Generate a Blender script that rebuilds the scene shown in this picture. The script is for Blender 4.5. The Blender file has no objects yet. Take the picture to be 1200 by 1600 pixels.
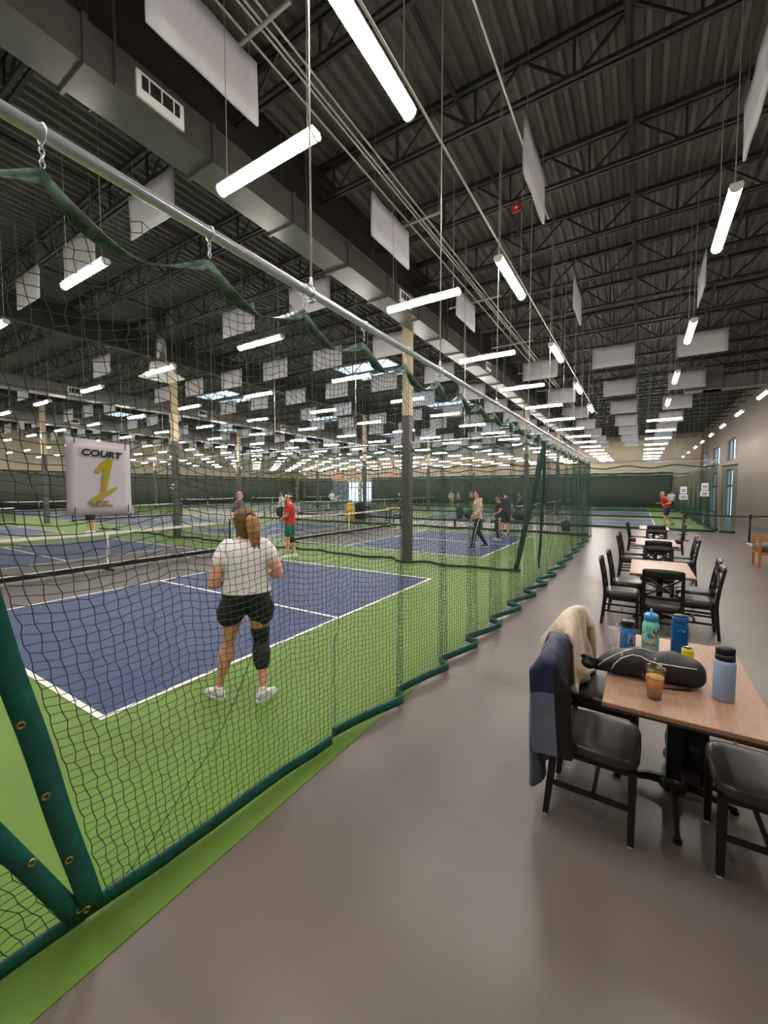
import bpy, bmesh, math, random
import numpy as np
from mathutils import Vector, Matrix, Euler
random.seed(7); rng = np.random.default_rng(7)
scene = bpy.context.scene
col = scene.collection
PI = math.pi

# ------------------------------------------------------------------ camera, world, exposure
CAM_H = 1.83
cam_data = bpy.data.cameras.new('camera'); cam = bpy.data.objects.new('camera', cam_data); col.objects.link(cam)
cam_data.sensor_fit = 'HORIZONTAL'; cam_data.sensor_width = 36.0; cam_data.lens = 640.0/1200.0*36.0
cam_data.clip_start = 0.02; cam_data.clip_end = 300
cam.location = (0, 0, CAM_H); cam.rotation_euler = (math.radians(90-3.1), 0, math.radians(32.0))
scene.camera = cam
world = bpy.data.worlds.new('sky'); scene.world = world; world.use_nodes = True
world.node_tree.nodes['Background'].inputs[0].default_value = (0.55, 0.75, 1.0, 1)
world.node_tree.nodes['Background'].inputs[1].default_value = 3.0
vs = scene.view_settings
vs.view_transform = 'Standard'; vs.look = 'None'; vs.gamma = 1.0; vs.exposure = 1.06; vs.use_curve_mapping = False
scene.cycles.max_bounces = 8; scene.cycles.diffuse_bounces = 3; scene.cycles.glossy_bounces = 3; scene.cycles.transparent_max_bounces = 14
scene.cycles.caustics_reflective = False; scene.cycles.caustics_refractive = False
LAMP_STRENGTH = 44.0
LAMP_COLOR = (1.0, 0.93, 0.86)

# ------------------------------------------------------------------ materials
_M = {}
def srgb(r, g, b):
    f = lambda c: (c/255/12.92) if c/255 <= 0.04045 else ((c/255+0.055)/1.055)**2.4
    return (f(r), f(g), f(b), 1)
def mat(name, c, rough=0.6, metal=0.0, var=0.12, scale=8.0, bump=0.0, bscale=None, spec=0.5, emit=None, estr=0.0, trans=0.0, alpha=1.0, stretch=None, ior=1.45):
    if name in _M: return _M[name]
    m = bpy.data.materials.new(name); m.use_nodes = True; nt = m.node_tree; b = nt.nodes['Principled BSDF']
    if len(c) == 3: c = srgb(*c)
    b.inputs['Base Color'].default_value = c
    b.inputs['Roughness'].default_value = rough; b.inputs['Metallic'].default_value = metal
    b.inputs['Specular IOR Level'].default_value = spec; b.inputs['IOR'].default_value = ior
    b.inputs['Transmission Weight'].default_value = trans; b.inputs['Alpha'].default_value = alpha
    if emit: b.inputs['Emission Color'].default_value = (*emit, 1); b.inputs['Emission Strength'].default_value = estr
    if var > 0 or bump > 0:
        tc = nt.nodes.new('ShaderNodeTexCoord'); n = nt.nodes.new('ShaderNodeTexNoise')
        n.inputs['Scale'].default_value = scale; n.inputs['Detail'].default_value = 4
        src = tc.outputs['Object']
        if stretch:
            mp = nt.nodes.new('ShaderNodeMapping'); mp.inputs['Scale'].default_value = stretch
            nt.links.new(src, mp.inputs[0]); src = mp.outputs[0]
        nt.links.new(src, n.inputs['Vector'])
        if var > 0:
            r = nt.nodes.new('ShaderNodeValToRGB')
            r.color_ramp.elements[0].position = 0.3; r.color_ramp.elements[1].position = 0.7
            r.color_ramp.elements[0].color = (*[x*(1-var) for x in c[:3]], 1)
            r.color_ramp.elements[1].color = (*[min(1, x*(1+var)) for x in c[:3]], 1)
            nt.links.new(n.outputs['Fac'], r.inputs[0]); nt.links.new(r.outputs[0], b.inputs['Base Color'])
        if bump > 0:
            n2 = n
            if bscale:
                n2 = nt.nodes.new('ShaderNodeTexNoise'); n2.inputs['Scale'].default_value = bscale; n2.inputs['Detail'].default_value = 3
                nt.links.new(src, n2.inputs['Vector'])
            bp = nt.nodes.new('ShaderNodeBump'); bp.inputs['Strength'].default_value = bump; bp.inputs['Distance'].default_value = 0.01
            nt.links.new(n2.outputs['Fac'], bp.inputs['Height']); nt.links.new(bp.outputs[0], b.inputs['Normal'])
    _M[name] = m; return m
def veil(name, c, cover):
    """netting whose strands are finer than a pixel: partly see-through cloth"""
    if name in _M: return _M[name]
    m = bpy.data.materials.new(name); m.use_nodes = True; nt = m.node_tree; nt.nodes.clear()
    o = nt.nodes.new('ShaderNodeOutputMaterial'); mx = nt.nodes.new('ShaderNodeMixShader')
    t = nt.nodes.new('ShaderNodeBsdfTransparent'); d = nt.nodes.new('ShaderNodeBsdfDiffuse')
    d.inputs[0].default_value = srgb(*c); mx.inputs[0].default_value = cover
    nt.links.new(t.outputs[0], mx.inputs[1]); nt.links.new(d.outputs[0], mx.inputs[2]); nt.links.new(mx.outputs[0], o.inputs[0])
    _M[name] = m; return m
def pane_mat(name, tint, gloss=.06):
    if name in _M: return _M[name]
    m = bpy.data.materials.new(name); m.use_nodes = True; nt = m.node_tree; nt.nodes.clear()
    o = nt.nodes.new('ShaderNodeOutputMaterial'); mx = nt.nodes.new('ShaderNodeMixShader')
    t = nt.nodes.new('ShaderNodeBsdfTransparent'); g = nt.nodes.new('ShaderNodeBsdfGlossy')
    t.inputs[0].default_value = (*tint, 1); g.inputs['Roughness'].default_value = 0.05; mx.inputs[0].default_value = gloss
    nt.links.new(t.outputs[0], mx.inputs[1]); nt.links.new(g.outputs[0], mx.inputs[2]); nt.links.new(mx.outputs[0], o.inputs[0])
    _M[name] = m; return m

CONC = mat('concrete floor', (106, 97, 90), 0.32, var=0.15, scale=0.8, bump=0.06, bscale=60)
GREEN = mat('green court paint', (94, 127, 46), 0.55, spec=.3, var=0.06, scale=1.2, bump=0.05, bscale=90)
BLUE = mat('blue court paint', (38, 59, 101), 0.5, spec=.3, var=0.06, scale=1.0, bump=0.05, bscale=90)
KITCH = mat('taupe kitchen paint', (80, 74, 70), 0.5, var=0.06, scale=1.0, bump=0.05, bscale=90)
LINE = mat('white line paint', (240, 236, 228), 0.5, var=0.03)
DECK = mat('charcoal metal deck', (90, 86, 80), 0.6, var=0.10, scale=1.5)
STEEL = mat('dark painted steel', (40, 35, 33), 0.55, var=0.1)
GIRD = mat('blackened girder paint', (38, 34, 33), 0.6, var=0.1)
GALV = mat('galvanised duct', (118, 117, 111), 0.34, 0.75, var=0.10, scale=3)
ZINC = mat('zinc pipe', (212, 218, 228), 0.27, 0.5, var=0.06, scale=6)
COND = mat('grey conduit', (190, 186, 178), 0.4, 0.5, var=0.05)
WHITEP = mat('white baffle cloth', (192, 190, 194), 0.85, var=0.04, scale=3, bump=0.25, bscale=2.2)
LAMPW = mat('white lamp housing', (225, 222, 216), 0.5, var=0.02)
GLOW = mat('lamp diffuser', (250, 245, 235), 0.5, var=0, emit=LAMP_COLOR, estr=LAMP_STRENGTH)
WIRE = mat('hanger wire', (150, 146, 140), 0.5, 0.4, var=0)
COLDARK = mat('grey column paint', (84, 80, 78), 0.55, var=0.08, scale=3)
COLTAN = mat('tan column paint', (196, 180, 152), 0.6, var=0.05, scale=3)
WALLT = mat('taupe wall paint', (132, 120, 108), 0.6, var=0.05, scale=0.6)
WALLB = mat('beige wall paint', (206, 188, 160), 0.7, var=0.04, scale=0.5)
SCREEN = mat('dark green windscreen', (74, 77, 66), 0.85, var=0.06, scale=0.7)
TEAL = mat('teal vinyl hem', (18, 88, 78), 0.38, var=0.2, scale=14, bump=0.35, bscale=30)
TEALT = mat('worn teal vinyl hem', (84, 112, 98), 0.45, var=0.65, scale=18, bump=0.4, bscale=30)
STRAND = mat('dark green netting twine', (34, 62, 50), 0.7, var=0)
VEIL = veil('fine green netting', (36, 62, 50), 0.12)
VEILD = veil('gathered green netting', (28, 76, 56), 0.40)
CNET = veil('black court netting', (30, 30, 30), 0.42)
BRASS = mat('brass grommet', (190, 160, 80), 0.3, 0.9, var=0)
BLACK = mat('black powder coat', (24, 22, 22), 0.42, var=0.1)
WALLL = mat('tan left wall paint', (176, 162, 140), 0.7, var=0.04, scale=0.5)
VINYL = mat('black seat vinyl', (58, 52, 48), 0.30, var=0.08, scale=5, bump=0.1, bscale=12)
RUBBER = mat('pale chair glide', (200, 195, 185), 0.5, var=0)
WOODT = mat('walnut laminate', (158, 122, 100), 0.38, var=0.16, scale=9, stretch=(14, 1.2, 1))
EDGE = mat('dark laminate edge', (66, 46, 38), 0.5, var=0.1)
OAK = mat('orange oak', (176, 104, 48), 0.4, var=0.18, scale=14, stretch=(1, 1, 8))
GREYF = mat('grey upholstery', (78, 76, 76), 0.85, var=0.08, scale=30, bump=0.2, bscale=120)
PAPER = mat('laminated paper', (240, 238, 248), 0.22, var=0.02)
GLASSP = pane_mat('window glass', (0.92, 0.96, 1.0))
FRAMEG = mat('dark window frame', (58, 54, 52), 0.5, var=0.05)
SKIN = mat('skin', (220, 158, 134), 0.5, var=0.06, scale=10)
SKINR = mat('ruddy skin', (204, 152, 130), 0.5, var=0.06, scale=10)

# ------------------------------------------------------------------ mesh helpers
class MB:
    def __init__(s): s.v = []; s.f = []
    def add(s, V, F):
        o = len(s.v); s.v.extend([tuple(x) for x in V]); s.f.extend([tuple(i+o for i in f) for f in F]); return s
    def box(s, c, d, rot=None, taper=1.0):
        x, y, z = d[0]/2, d[1]/2, d[2]/2
        V = [Vector((sx*x*(taper if sz < 0 else 1), sy*y*(taper if sz < 0 else 1), sz*z)) for sz in (-1, 1) for sy in (-1, 1) for sx in (-1, 1)]
        if rot is not None:
            R = rot if isinstance(rot, Matrix) else Euler(rot).to_matrix(); V = [R @ v for v in V]
        c = Vector(c); return s.add([v+c for v in V], [(0, 2, 3, 1), (4, 5, 7, 6), (0, 1, 5, 4), (2, 6, 7, 3), (0, 4, 6, 2), (1, 3, 7, 5)])
    def bar(s, a, b, w, h=None):
        a, b = Vector(a), Vector(b); d = b-a; h = h or w
        q = d.to_track_quat('Z', 'Y').to_matrix()
        return s.box((a+b)/2, (w, h, d.length), q)
    def tube(s, pts, r, n=8, cap=True):
        pts = [Vector(p) for p in pts]; rs = r if isinstance(r, (list, tuple)) else [r]*len(pts)
        rings = []; up = None
        for i, p in enumerate(pts):
            t = (pts[min(i+1, len(pts)-1)]-pts[max(i-1, 0)]).normalized()
            if up is None: up = Vector((0, 0, 1)) if abs(t.z) < 0.9 else Vector((0, 1, 0))
            a = t.cross(up).normalized(); b = a.cross(t).normalized(); up = b
            rings.append([p+a*rs[i]*math.cos(2*PI*k/n)+b*rs[i]*math.sin(2*PI*k/n) for k in range(n)])
        return s.rings(rings, cap)
    def limb(s, pr, n=12):
        (p0, r0), (p1, r1) = pr[0], pr[-1]
        t0 = (Vector(pr[1][0])-Vector(p0)).normalized(); t1 = (Vector(p1)-Vector(pr[-2][0])).normalized()
        P = [(Vector(p0)-t0*r0*.95, r0*.3), (Vector(p0)-t0*r0*.7, r0*.72)]+[(Vector(p), r) for p, r in pr]+[(Vector(p1)+t1*r1*.7, r1*.72), (Vector(p1)+t1*r1*.95, r1*.3)]
        return s.tube([p for p, r in P], [r for p, r in P], n)
    def rings(s, rings, cap=True, closed=False):
        n = len(rings[0]); V = [v for r in rings for v in r]; F = []
        for i in range(len(rings)-1):
            for k in range(n):
                k2 = (k+1) % n; F.append((i*n+k, i*n+k2, (i+1)*n+k2, (i+1)*n+k))
        if closed:
            i = len(rings)-1
            for k in range(n): k2 = (k+1) % n; F.append((i*n+k, i*n+k2, k2, k))
        elif cap:
            F.append(tuple(range(n))[::-1]); F.append(tuple((len(rings)-1)*n+k for k in range(n)))
        return s.add(V, F)
    def ell(s, c, r, rot=None, n=14, m=9):
        c = Vector(c); R = rot if isinstance(rot, Matrix) else (Euler(rot).to_matrix() if rot else Matrix.Identity(3)); rings = []
        for i in range(m):
            a = -PI/2+PI*(i+0.5)/m
            rings.append([c+R @ Vector((r[0]*math.cos(a)*math.cos(2*PI*k/n), r[1]*math.cos(a)*math.sin(2*PI*k/n), r[2]*math.sin(a))) for k in range(n)])
        return s.rings(rings)
    def stack(s, prof, n=16):
        """elliptic cross-sections: (cx, cy, z, rx, ry)"""
        return s.rings([[Vector((cx+rx*math.cos(2*PI*k/n), cy+ry*math.sin(2*PI*k/n), z)) for k in range(n)] for cx, cy, z, rx, ry in prof])
    def lathe(s, prof, c=(0, 0, 0), n=24, cap=True):
        return s.rings([[Vector((c[0]+r*math.cos(2*PI*k/n), c[1]+r*math.sin(2*PI*k/n), c[2]+z)) for k in range(n)] for r, z in prof], cap)
    def torus(s, c, R, r, axis='z', n=14, m=6, sx=1, sy=1):
        ax = {'z': (Vector((1, 0, 0)), Vector((0, 1, 0)), Vector((0, 0, 1))), 'x': (Vector((0, 1, 0)), Vector((0, 0, 1)), Vector((1, 0, 0))), 'y': (Vector((1, 0, 0)), Vector((0, 0, 1)), Vector((0, 1, 0)))}[axis] if isinstance(axis, str) else axis
        c = Vector(c); rings = []
        for i in range(n):
            a = 2*PI*i/n; d = ax[0]*math.cos(a)*sx+ax[1]*math.sin(a)*sy
            rings.append([c+d*R+(d.normalized()*math.cos(2*PI*k/m)+ax[2]*math.sin(2*PI*k/m))*r for k in range(m)])
        return s.rings(rings, closed=True)
    def sheet(s, P):
        """grid of points P[i][j]"""
        n, m = len(P), len(P[0])
        return s.add([p for r in P for p in r], [(i*m+j, i*m+j+1, (i+1)*m+j+1, (i+1)*m+j) for i in range(n-1) for j in range(m-1)])
    def mesh(s, name, smooth=False):
        me = bpy.data.meshes.new(name); me.from_pydata([tuple(v) for v in s.v], [], s.f); me.update()
        if smooth: me.polygons.foreach_set('use_smooth', [True]*len(me.polygons))
        return me

def link(name, data, parent=None, loc=None, rz=None):
    o = bpy.data.objects.new(name, data); col.objects.link(o)
    if parent: o.parent = parent
    if loc is not None: o.location = loc
    if rz is not None: o.rotation_euler = (0, 0, rz)
    return o
def obj(name, mb, m, parent=None, smooth=False, bevel=0, seg=2, solid=0, subd=0, loc=None, rz=None):
    me = mb.mesh(name, smooth) if isinstance(mb, MB) else mb
    if m is not None: me.materials.clear(); me.materials.append(m)
    o = link(name, me, parent, loc, rz)
    if subd:
        d = o.modifiers.new('sub', 'SUBSURF'); d.levels = subd; d.render_levels = subd
    if solid:
        d = o.modifiers.new('solid', 'SOLIDIFY'); d.thickness = solid; d.offset = 0
    if bevel:
        d = o.modifiers.new('bevel', 'BEVEL'); d.width = bevel; d.segments = seg; d.limit_method = 'ANGLE'; d.angle_limit = math.radians(40)
    return o
def tag(o, label=None, cat=None, group=None, kind=None):
    if label: o['label'] = label
    if cat: o['category'] = cat
    if group: o['group'] = group
    if kind: o['kind'] = kind
    return o
def thing(name, label, cat, loc=(0, 0, 0), rz=0, group=None):
    return tag(link(name, None, None, loc, rz), label, cat, group)
def struct(name, mb, m, label=None, parent=None, **kw):
    o = obj(name, mb, m, parent, **kw)
    if parent is None: tag(o, label, None, None, 'structure')
    return o
def copy_tree(o, loc=None, rz=None, label=None, parent=None, group=None):
    c = o.copy(); col.objects.link(c); c.parent = parent
    if loc is not None: c.location = loc
    if rz is not None: c.rotation_euler = (0, 0, rz)
    if label: c['label'] = label
    if group: c['group'] = group
    for ch in list(o.children): copy_tree(ch, parent=c)
    return c

# temporary scene for fusing overlapping shapes into one skin
_tmp = bpy.data.scenes.new('fuse_tmp')
def fuse(mb, voxel, smooth=4, extra=None, disp=0.0, dscale=0.1):
    me = mb.mesh('fuse'); o = bpy.data.objects.new('fuse', me); _tmp.collection.objects.link(o)
    r = o.modifiers.new('r', 'REMESH'); r.mode = 'VOXEL'; r.voxel_size = voxel
    s = o.modifiers.new('s', 'SMOOTH'); s.iterations = smooth; s.factor = 0.5
    if disp:
        tx = bpy.data.textures.new('wrinkle', 'CLOUDS'); tx.noise_scale = dscale
        d = o.modifiers.new('d', 'DISPLACE'); d.texture = tx; d.strength = disp; d.mid_level = 0.5
    vl = _tmp.view_layers[0]; vl.update(); dg = vl.depsgraph; dg.update()
    out = bpy.data.meshes.new_from_object(o.evaluated_get(dg), depsgraph=dg)
    bpy.data.objects.remove(o); bpy.data.meshes.remove(me)
    if extra is not None and extra.v:
        bm = bmesh.new(); bm.from_mesh(out); t = extra.mesh('x'); bm.from_mesh(t); bm.to_mesh(out); bm.free(); bpy.data.meshes.remove(t)
    out.materials.clear()
    out.polygons.foreach_set('use_smooth', [True]*len(out.polygons))
    return out
# ------------------------------------------------------------------ the hall: floors
XL, XR, YB, YF, ZD = -49.0, 5.0, -9.0, 51.2, 7.55       # left wall, right wall, wall behind, far wall, roof deck
def slab(x0, x1, y0, y1, z, t=0.02): return MB().box(((x0+x1)/2, (y0+y1)/2, z-t/2), (x1-x0, y1-y0, t))
struct('floor', slab(XL-.3, XR+.3, YB-.3, YF+.3, 0, 0.2), CONC, 'smooth grey concrete floor of the aisle')
g = MB()
for x0, x1, y0, y1 in ((XL, -1.72, YB, 17.95), (XL, 2.75, 22.4, YF), (XL, -33, 17.95, 22.4)):
    g.box(((x0+x1)/2, (y0+y1)/2, 0.002), (x1-x0, y1-y0, 0.004))
struct('floor_court_surround', g, GREEN, 'green painted floor around the blue courts')
CL, CW, KN = 13.41, 6.10, 2.13
def court(cx, y0, which):
    r = tag(link('floor_court', None, None, (cx, y0, 0)), 'blue court with taupe kitchen and white lines, ' + which, None, None, 'structure')
    hl = CL/2
    for s in (-1, 1):
        obj('court_half', MB().box((s*(hl+KN)/2, CW/2, 0.006), (hl-KN, CW, 0.004)), BLUE, r)
    obj('kitchen', MB().box((0, CW/2, 0.006), (2*KN, CW, 0.004)), KITCH, r)
    w = 0.05; z = 0.0092
    for s in (-1, 1):
        obj('base_line', MB().box((s*(hl-w/2), CW/2, z), (w, CW, 0.003)), LINE, r)
        obj('kitchen_line', MB().box((s*(KN+w/2), CW/2, z), (w, CW-2*w, 0.003)), LINE, r)
        obj('centre_line', MB().box((s*(hl+KN)/2, CW/2, z), (hl-KN-2*w, w, 0.003)), LINE, r)
        obj('side_line', MB().box((0, CW/2+s*(CW/2-w/2), z), (CL-2*w, w, 0.003)), LINE, r)
    return r
C1X = -3.57-CL/2
COURTS = [(C1X, 1.48), (C1X, 10.62), (C1X-17.2, 1.48), (C1X-17.2, 10.62), (C1X-34.2+2, 10.62)]
COURTS += [(0.7-CL/2-k*16.6, y) for k in range(3) for y in (24.1, 33.2, 42.3)]
CNAMES = ['nearest to the camera', 'second behind the column', 'left of the nearest', 'left of the second', 'far left', 'aisle end, first', 'aisle end, second', 'aisle end, last', 'middle far file, first', 'middle far file, second', 'middle far file, last', 'left far file, first', 'left far file, second', 'left far file, last']
for c, n_ in zip(COURTS, CNAMES): court(*c, n_)

# ------------------------------------------------------------------ walls
def wall_with_holes(axis, pos, a0, a1, z0, z1, holes, th=0.3, out=1):
    """solid wall in boxes around its openings; axis 'x' = wall plane at x=pos, running along y"""
    mb = MB(); cuts = sorted({a0, a1, *[h[0] for h in holes], *[h[1] for h in holes]})
    for u, v in zip(cuts, cuts[1:]):
        zs = sorted([(h[2], h[3]) for h in holes if h[0] <= u and h[1] >= v]); z = z0
        for lo, hi in zs+[(z1, z1)]:
            if lo > z:
                c, d = ((pos+out*th/2, (u+v)/2, (z+lo)/2), (th, v-u, lo-z)) if axis == 'x' else (((u+v)/2, pos+out*th/2, (z+lo)/2), (v-u, th, lo-z))
                mb.box(c, d)
            z = hi
    return mb
WIN_R = [(33.8, 36.6, 3.75, 5.2), (39.9, 43.2, 3.75, 5.2), (46.2, 49.0, 3.75, 5.2)]
DOOR_R = [(34.3, 36.9, 0.0, 3.2), (40.6, 43.2, 0.0, 3.2)]
struct('wall_right', wall_with_holes('x', XR, YB, YF, 0, ZD+.3, WIN_R+[(DOOR_R[0][0], DOOR_R[0][1], 0, 3.2), (DOOR_R[1][0], DOOR_R[1][1], 0, 3.2)]), WALLT, 'plain taupe wall on the right')
FD = [(-38.6, -36.6, 0.0, 3.1), (-36.2, -34.2, 0.0, 3.1)]
struct('wall_far', wall_with_holes('y', YF, XL-.3, XR+.3, 0, ZD+.3, FD), WALLB, 'beige far end wall above the green windscreen')
struct('wall_left', MB().box((XL-.15, (YB+YF)/2, ZD/2), (.3, YF-YB+.6, ZD+.6)), WALLL, 'beige side wall far to the left')
struct('wall_behind', MB().box(((XL+XR)/2, YB-.15, ZD/2), (XR-XL+.6, .3, ZD+.6)), WALLT, 'taupe wall behind the photographer')
# windscreens: long dark green cloth hung on a rail in front of the walls, each with a pale top rail
def windscreen(name, p0, p1, top, label):
    p0, p1 = Vector(p0), Vector(p1); d = p1-p0; L = d.length; t = thing(name, label, 'windscreen', p0, math.atan2(d.y, d.x))
    n = max(8, int(L/0.35)); P = []
    for z in (0.04, top*.5, top):
        P.append([(L*i/n, 0.025*math.sin(i*1.1)+0.012*math.sin(i*2.7), z) for i in range(n+1)])
    obj('cloth', MB().sheet(P), SCREEN, t, smooth=True, solid=0.01)
    obj('top_rail', MB().tube([(0, 0, top-.16), (L, 0, top-.16)], 0.03, 6), COND, t)
    obj('top_band', MB().box((L/2, 0, top+.03), (L, 0.05, 0.1)), STRAND, t)
    return t
windscreen('windscreen', (-34.0, YF-.25, 0), (2.75, YF-.25, 0), 3.55, 'dark green windscreen across the far end wall')
windscreen('windscreen', (XL+.3, YF-.25, 0), (-41.5, YF-.25, 0), 3.55, 'short dark green windscreen left of the glass doors')
windscreen('windscreen', (XL+.25, YF-1, 0), (XL+.25, YB+.5, 0), 3.6, 'dark green windscreen along the far left wall')
struct('wall_far_panel', MB().box((-40.1, YF-.12, 1.6), (2.9, .2, 3.2)), mat('slate door surround', (112, 124, 138), .6), 'slate blue wall panel beside the glass doors')
def window(n, axis, pos, a0, a1, z0, z1, label, bars=1, name='window', cross=()):
    t = tag(link('%s_%d' % (name, n), None, None, (pos, (a0+a1)/2, z0) if axis == 'x' else ((a0+a1)/2, pos, z0)), label, None, None, 'structure')
    w = a1-a0; h = z1-z0
    def bx(u, z, du, dz, th=.09): return ((0, u, z), (th, du, dz)) if axis == 'x' else ((u, 0, z), (du, th, dz))
    f = MB(); 
    for u, z, du, dz in ((-w/2+.05, h/2, .1, h), (w/2-.05, h/2, .1, h), (0, .05, w, .1), (0, h-.05, w, .1)): f.box(*bx(u, z, du, dz))
    for i in range(bars): f.box(*bx(-w/2+w*(i+1)/(bars+1), h/2, .08, h))
    for z in cross: f.box(*bx(0, z, w, .12))
    obj('window_frame', f, FRAMEG, t)
    for i in range(bars+1):
        obj('pane', MB().box(*bx(-w/2+w*(i+.5)/(bars+1), h/2, w/(bars+1)-.06, h-.12, .012)), GLASSP, t)
    return t
for i, (a0, a1, z0, z1) in enumerate(WIN_R):
    window(i+1, 'x', XR+.12, a0, a1, z0, z1, ('high two pane window nearest on the right wall', 'second high window along the right wall', 'farthest high window on the right wall')[i])
for i, (a0, a1, z0, z1) in enumerate(DOOR_R):
    window(i+1, 'x', XR+.12, a0, a1, z0, z1, ('glazed double door under the nearest high window', 'glazed double door under the second high window')[i], 1, 'door', (2.1,))
for i, (a0, a1, z0, z1) in enumerate(FD):
    window(i+3, 'y', YF+.12, a0, a1, z0, z1, ('bright glass door in the far end wall, left leaf', 'bright glass door in the far end wall, right leaf')[i], 2, 'door', (2.2,))

# ------------------------------------------------------------------ roof: ribbed deck with skylights, joists, girders
SKY = [(x, x+2.9, y, y+2.4) for x in (-12.4, -23.2, -34.5) for y in (15.4, 24.6, 35.6)]
xc = sorted({XL-.3, XR+.3, *[s[0] for s in SKY], *[s[1] for s in SKY]}); yc = sorted({YB-.3, YF+.3, *[s[2] for s in SKY], *[s[3] for s in SKY]})
dk = MB()
prof = [(0, 0), (.06, 0), (.085, .07), (.175, .07), (.2, 0)]
for x0, x1 in zip(xc, xc[1:]):
    for y0, y1 in zip(yc, yc[1:]):
        if any(s[0] <= x0+.01 and s[1] >= x1-.01 and s[2] <= y0+.01 and s[3] >= y1-.01 for s in SKY): continue
        n = max(1, round((x1-x0)/.2)); p = (x1-x0)/n; V = []; 
        pts = [(x0+p*i+u*p/.2, ZD+z) for i in range(n) for u, z in prof[:-1]]+[(x1, ZD)]
        dk.add([(x, y, z) for x, z in pts for y in (y0, y1)], [(2*i, 2*i+1, 2*i+3, 2*i+2) for i in range(len(pts)-1)])
struct('ceiling', dk, DECK, 'dark ribbed metal roof deck')
for i, s in enumerate(SKY):
    t = tag(link('window_%d' % (i+10), None, None, ((s[0]+s[1])/2, (s[2]+s[3])/2, ZD)), 'bright skylight set in the dark roof deck', None, None, 'structure')
    w, d = s[1]-s[0], s[3]-s[2]; f = MB()
    for c, q in (((-w/2, 0, .2), (.06, d+.06, .5)), ((w/2, 0, .2), (.06, d+.06, .5)), ((0, -d/2, .2), (w, .06, .5)), ((0, d/2, .2), (w, .06, .5))): f.box(c, q)
    obj('skylight_curb', f, LAMPW, t)
    for k in (-1, 1): obj('pane', MB().box((k*w/4, 0, .42), (w/2-.03, d, .015)), GLASSP, t)
JS, ZBC, ZTC = 1.83, 6.94, 7.47
tc = MB(); bc = MB(); wb = MB()
for yy in (-.045, .045):
    tc.box(((XL+XR)/2, yy, ZTC), (XR-XL, .06, .07)); bc.box(((XL+XR)/2, yy*.9, ZBC), (XR-XL, .045, .05))
PN = 1.27; x = -.85-PN*38
while x < XR-.4:
    wb.bar((x, 0, ZBC), (x, 0, ZTC), .03)
    wb.bar((x+.03, 0, ZBC), (x+PN/2, 0, ZTC), .032); wb.bar((x-.03, 0, ZBC), (x-PN/2, 0, ZTC), .032)
    x += PN
meshes = [(n, b.mesh(n)) for n, b in (('top_chord', tc), ('bottom_chord', bc), ('web', wb))]
for n, m_ in meshes: m_.materials.append(STEEL)
for j in range(-5, 25):
    y = 5.82+JS*j
    if y < YB+.3 or y > YF-.3: continue
    t = tag(link('ceiling_joist', None, None, (0, y, 0)), 'dark open web steel joist under the roof deck', None, 'roof joists', 'structure')
    for n, m_ in meshes: link(n, m_, t)
COLX = [-5.0, -15.1, -27.3, -39.5]; COLY = [-3.2, 9.12, 21.8, 31.2, 42.4]
gm = MB()
gm.box((0, (YB+YF)/2, 6.62), (.22, YF-YB, .04)); gm.box((0, (YB+YF)/2, 7.38), (.22, YF-YB, .04)); gm.box((0, (YB+YF)/2, 7.0), (.03, YF-YB, .74))
gme = gm.mesh('girder'); gme.materials.append(GIRD)
for i, x in enumerate(COLX):
    tag(link('ceiling_girder', gme, None, (x, 0, 0)), 'deep dark steel girder running above the row of columns', None, 'roof girders', 'structure')
lo = MB().box((0, 0, 1.84), (.2, .2, 3.68)).box((0, 0, .01), (.34, .34, .02)).mesh('column_base'); lo.materials.append(COLDARK)
hi = MB().box((0, 0, 5.14), (.2, .2, 2.92)).mesh('column_upper'); hi.materials.append(COLTAN)
for x in COLX:
    for y in COLY:
        t = tag(link('column', None, None, (x, y, 0)), 'square steel column, grey below and tan above', 'column', 'hall columns', 'structure')
        del t['category']
        for n, m_ in (('column_base', lo), ('column_upper', hi)): link(n, m_, t)
for x, y, l in ((-5.0, 9.12, 'near square column behind court one, grey below and tan above'), (-15.1, 9.12, 'second square column from the right on the near row')):
    pass
# small white sensors on the second column
t = thing('camera_sensor', 'cluster of small white boxes on the grey column behind the first court', 'sensor', (-15.1, 9.0, 1.9))
for dx, dz, s in ((.03, .12, .07), (.03, 0, .06), (-.12, .03, .06)): obj('sensor_box', MB().box((dx, -.02, dz), (s, .06, s)), LAMPW, t, bevel=.01)

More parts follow.
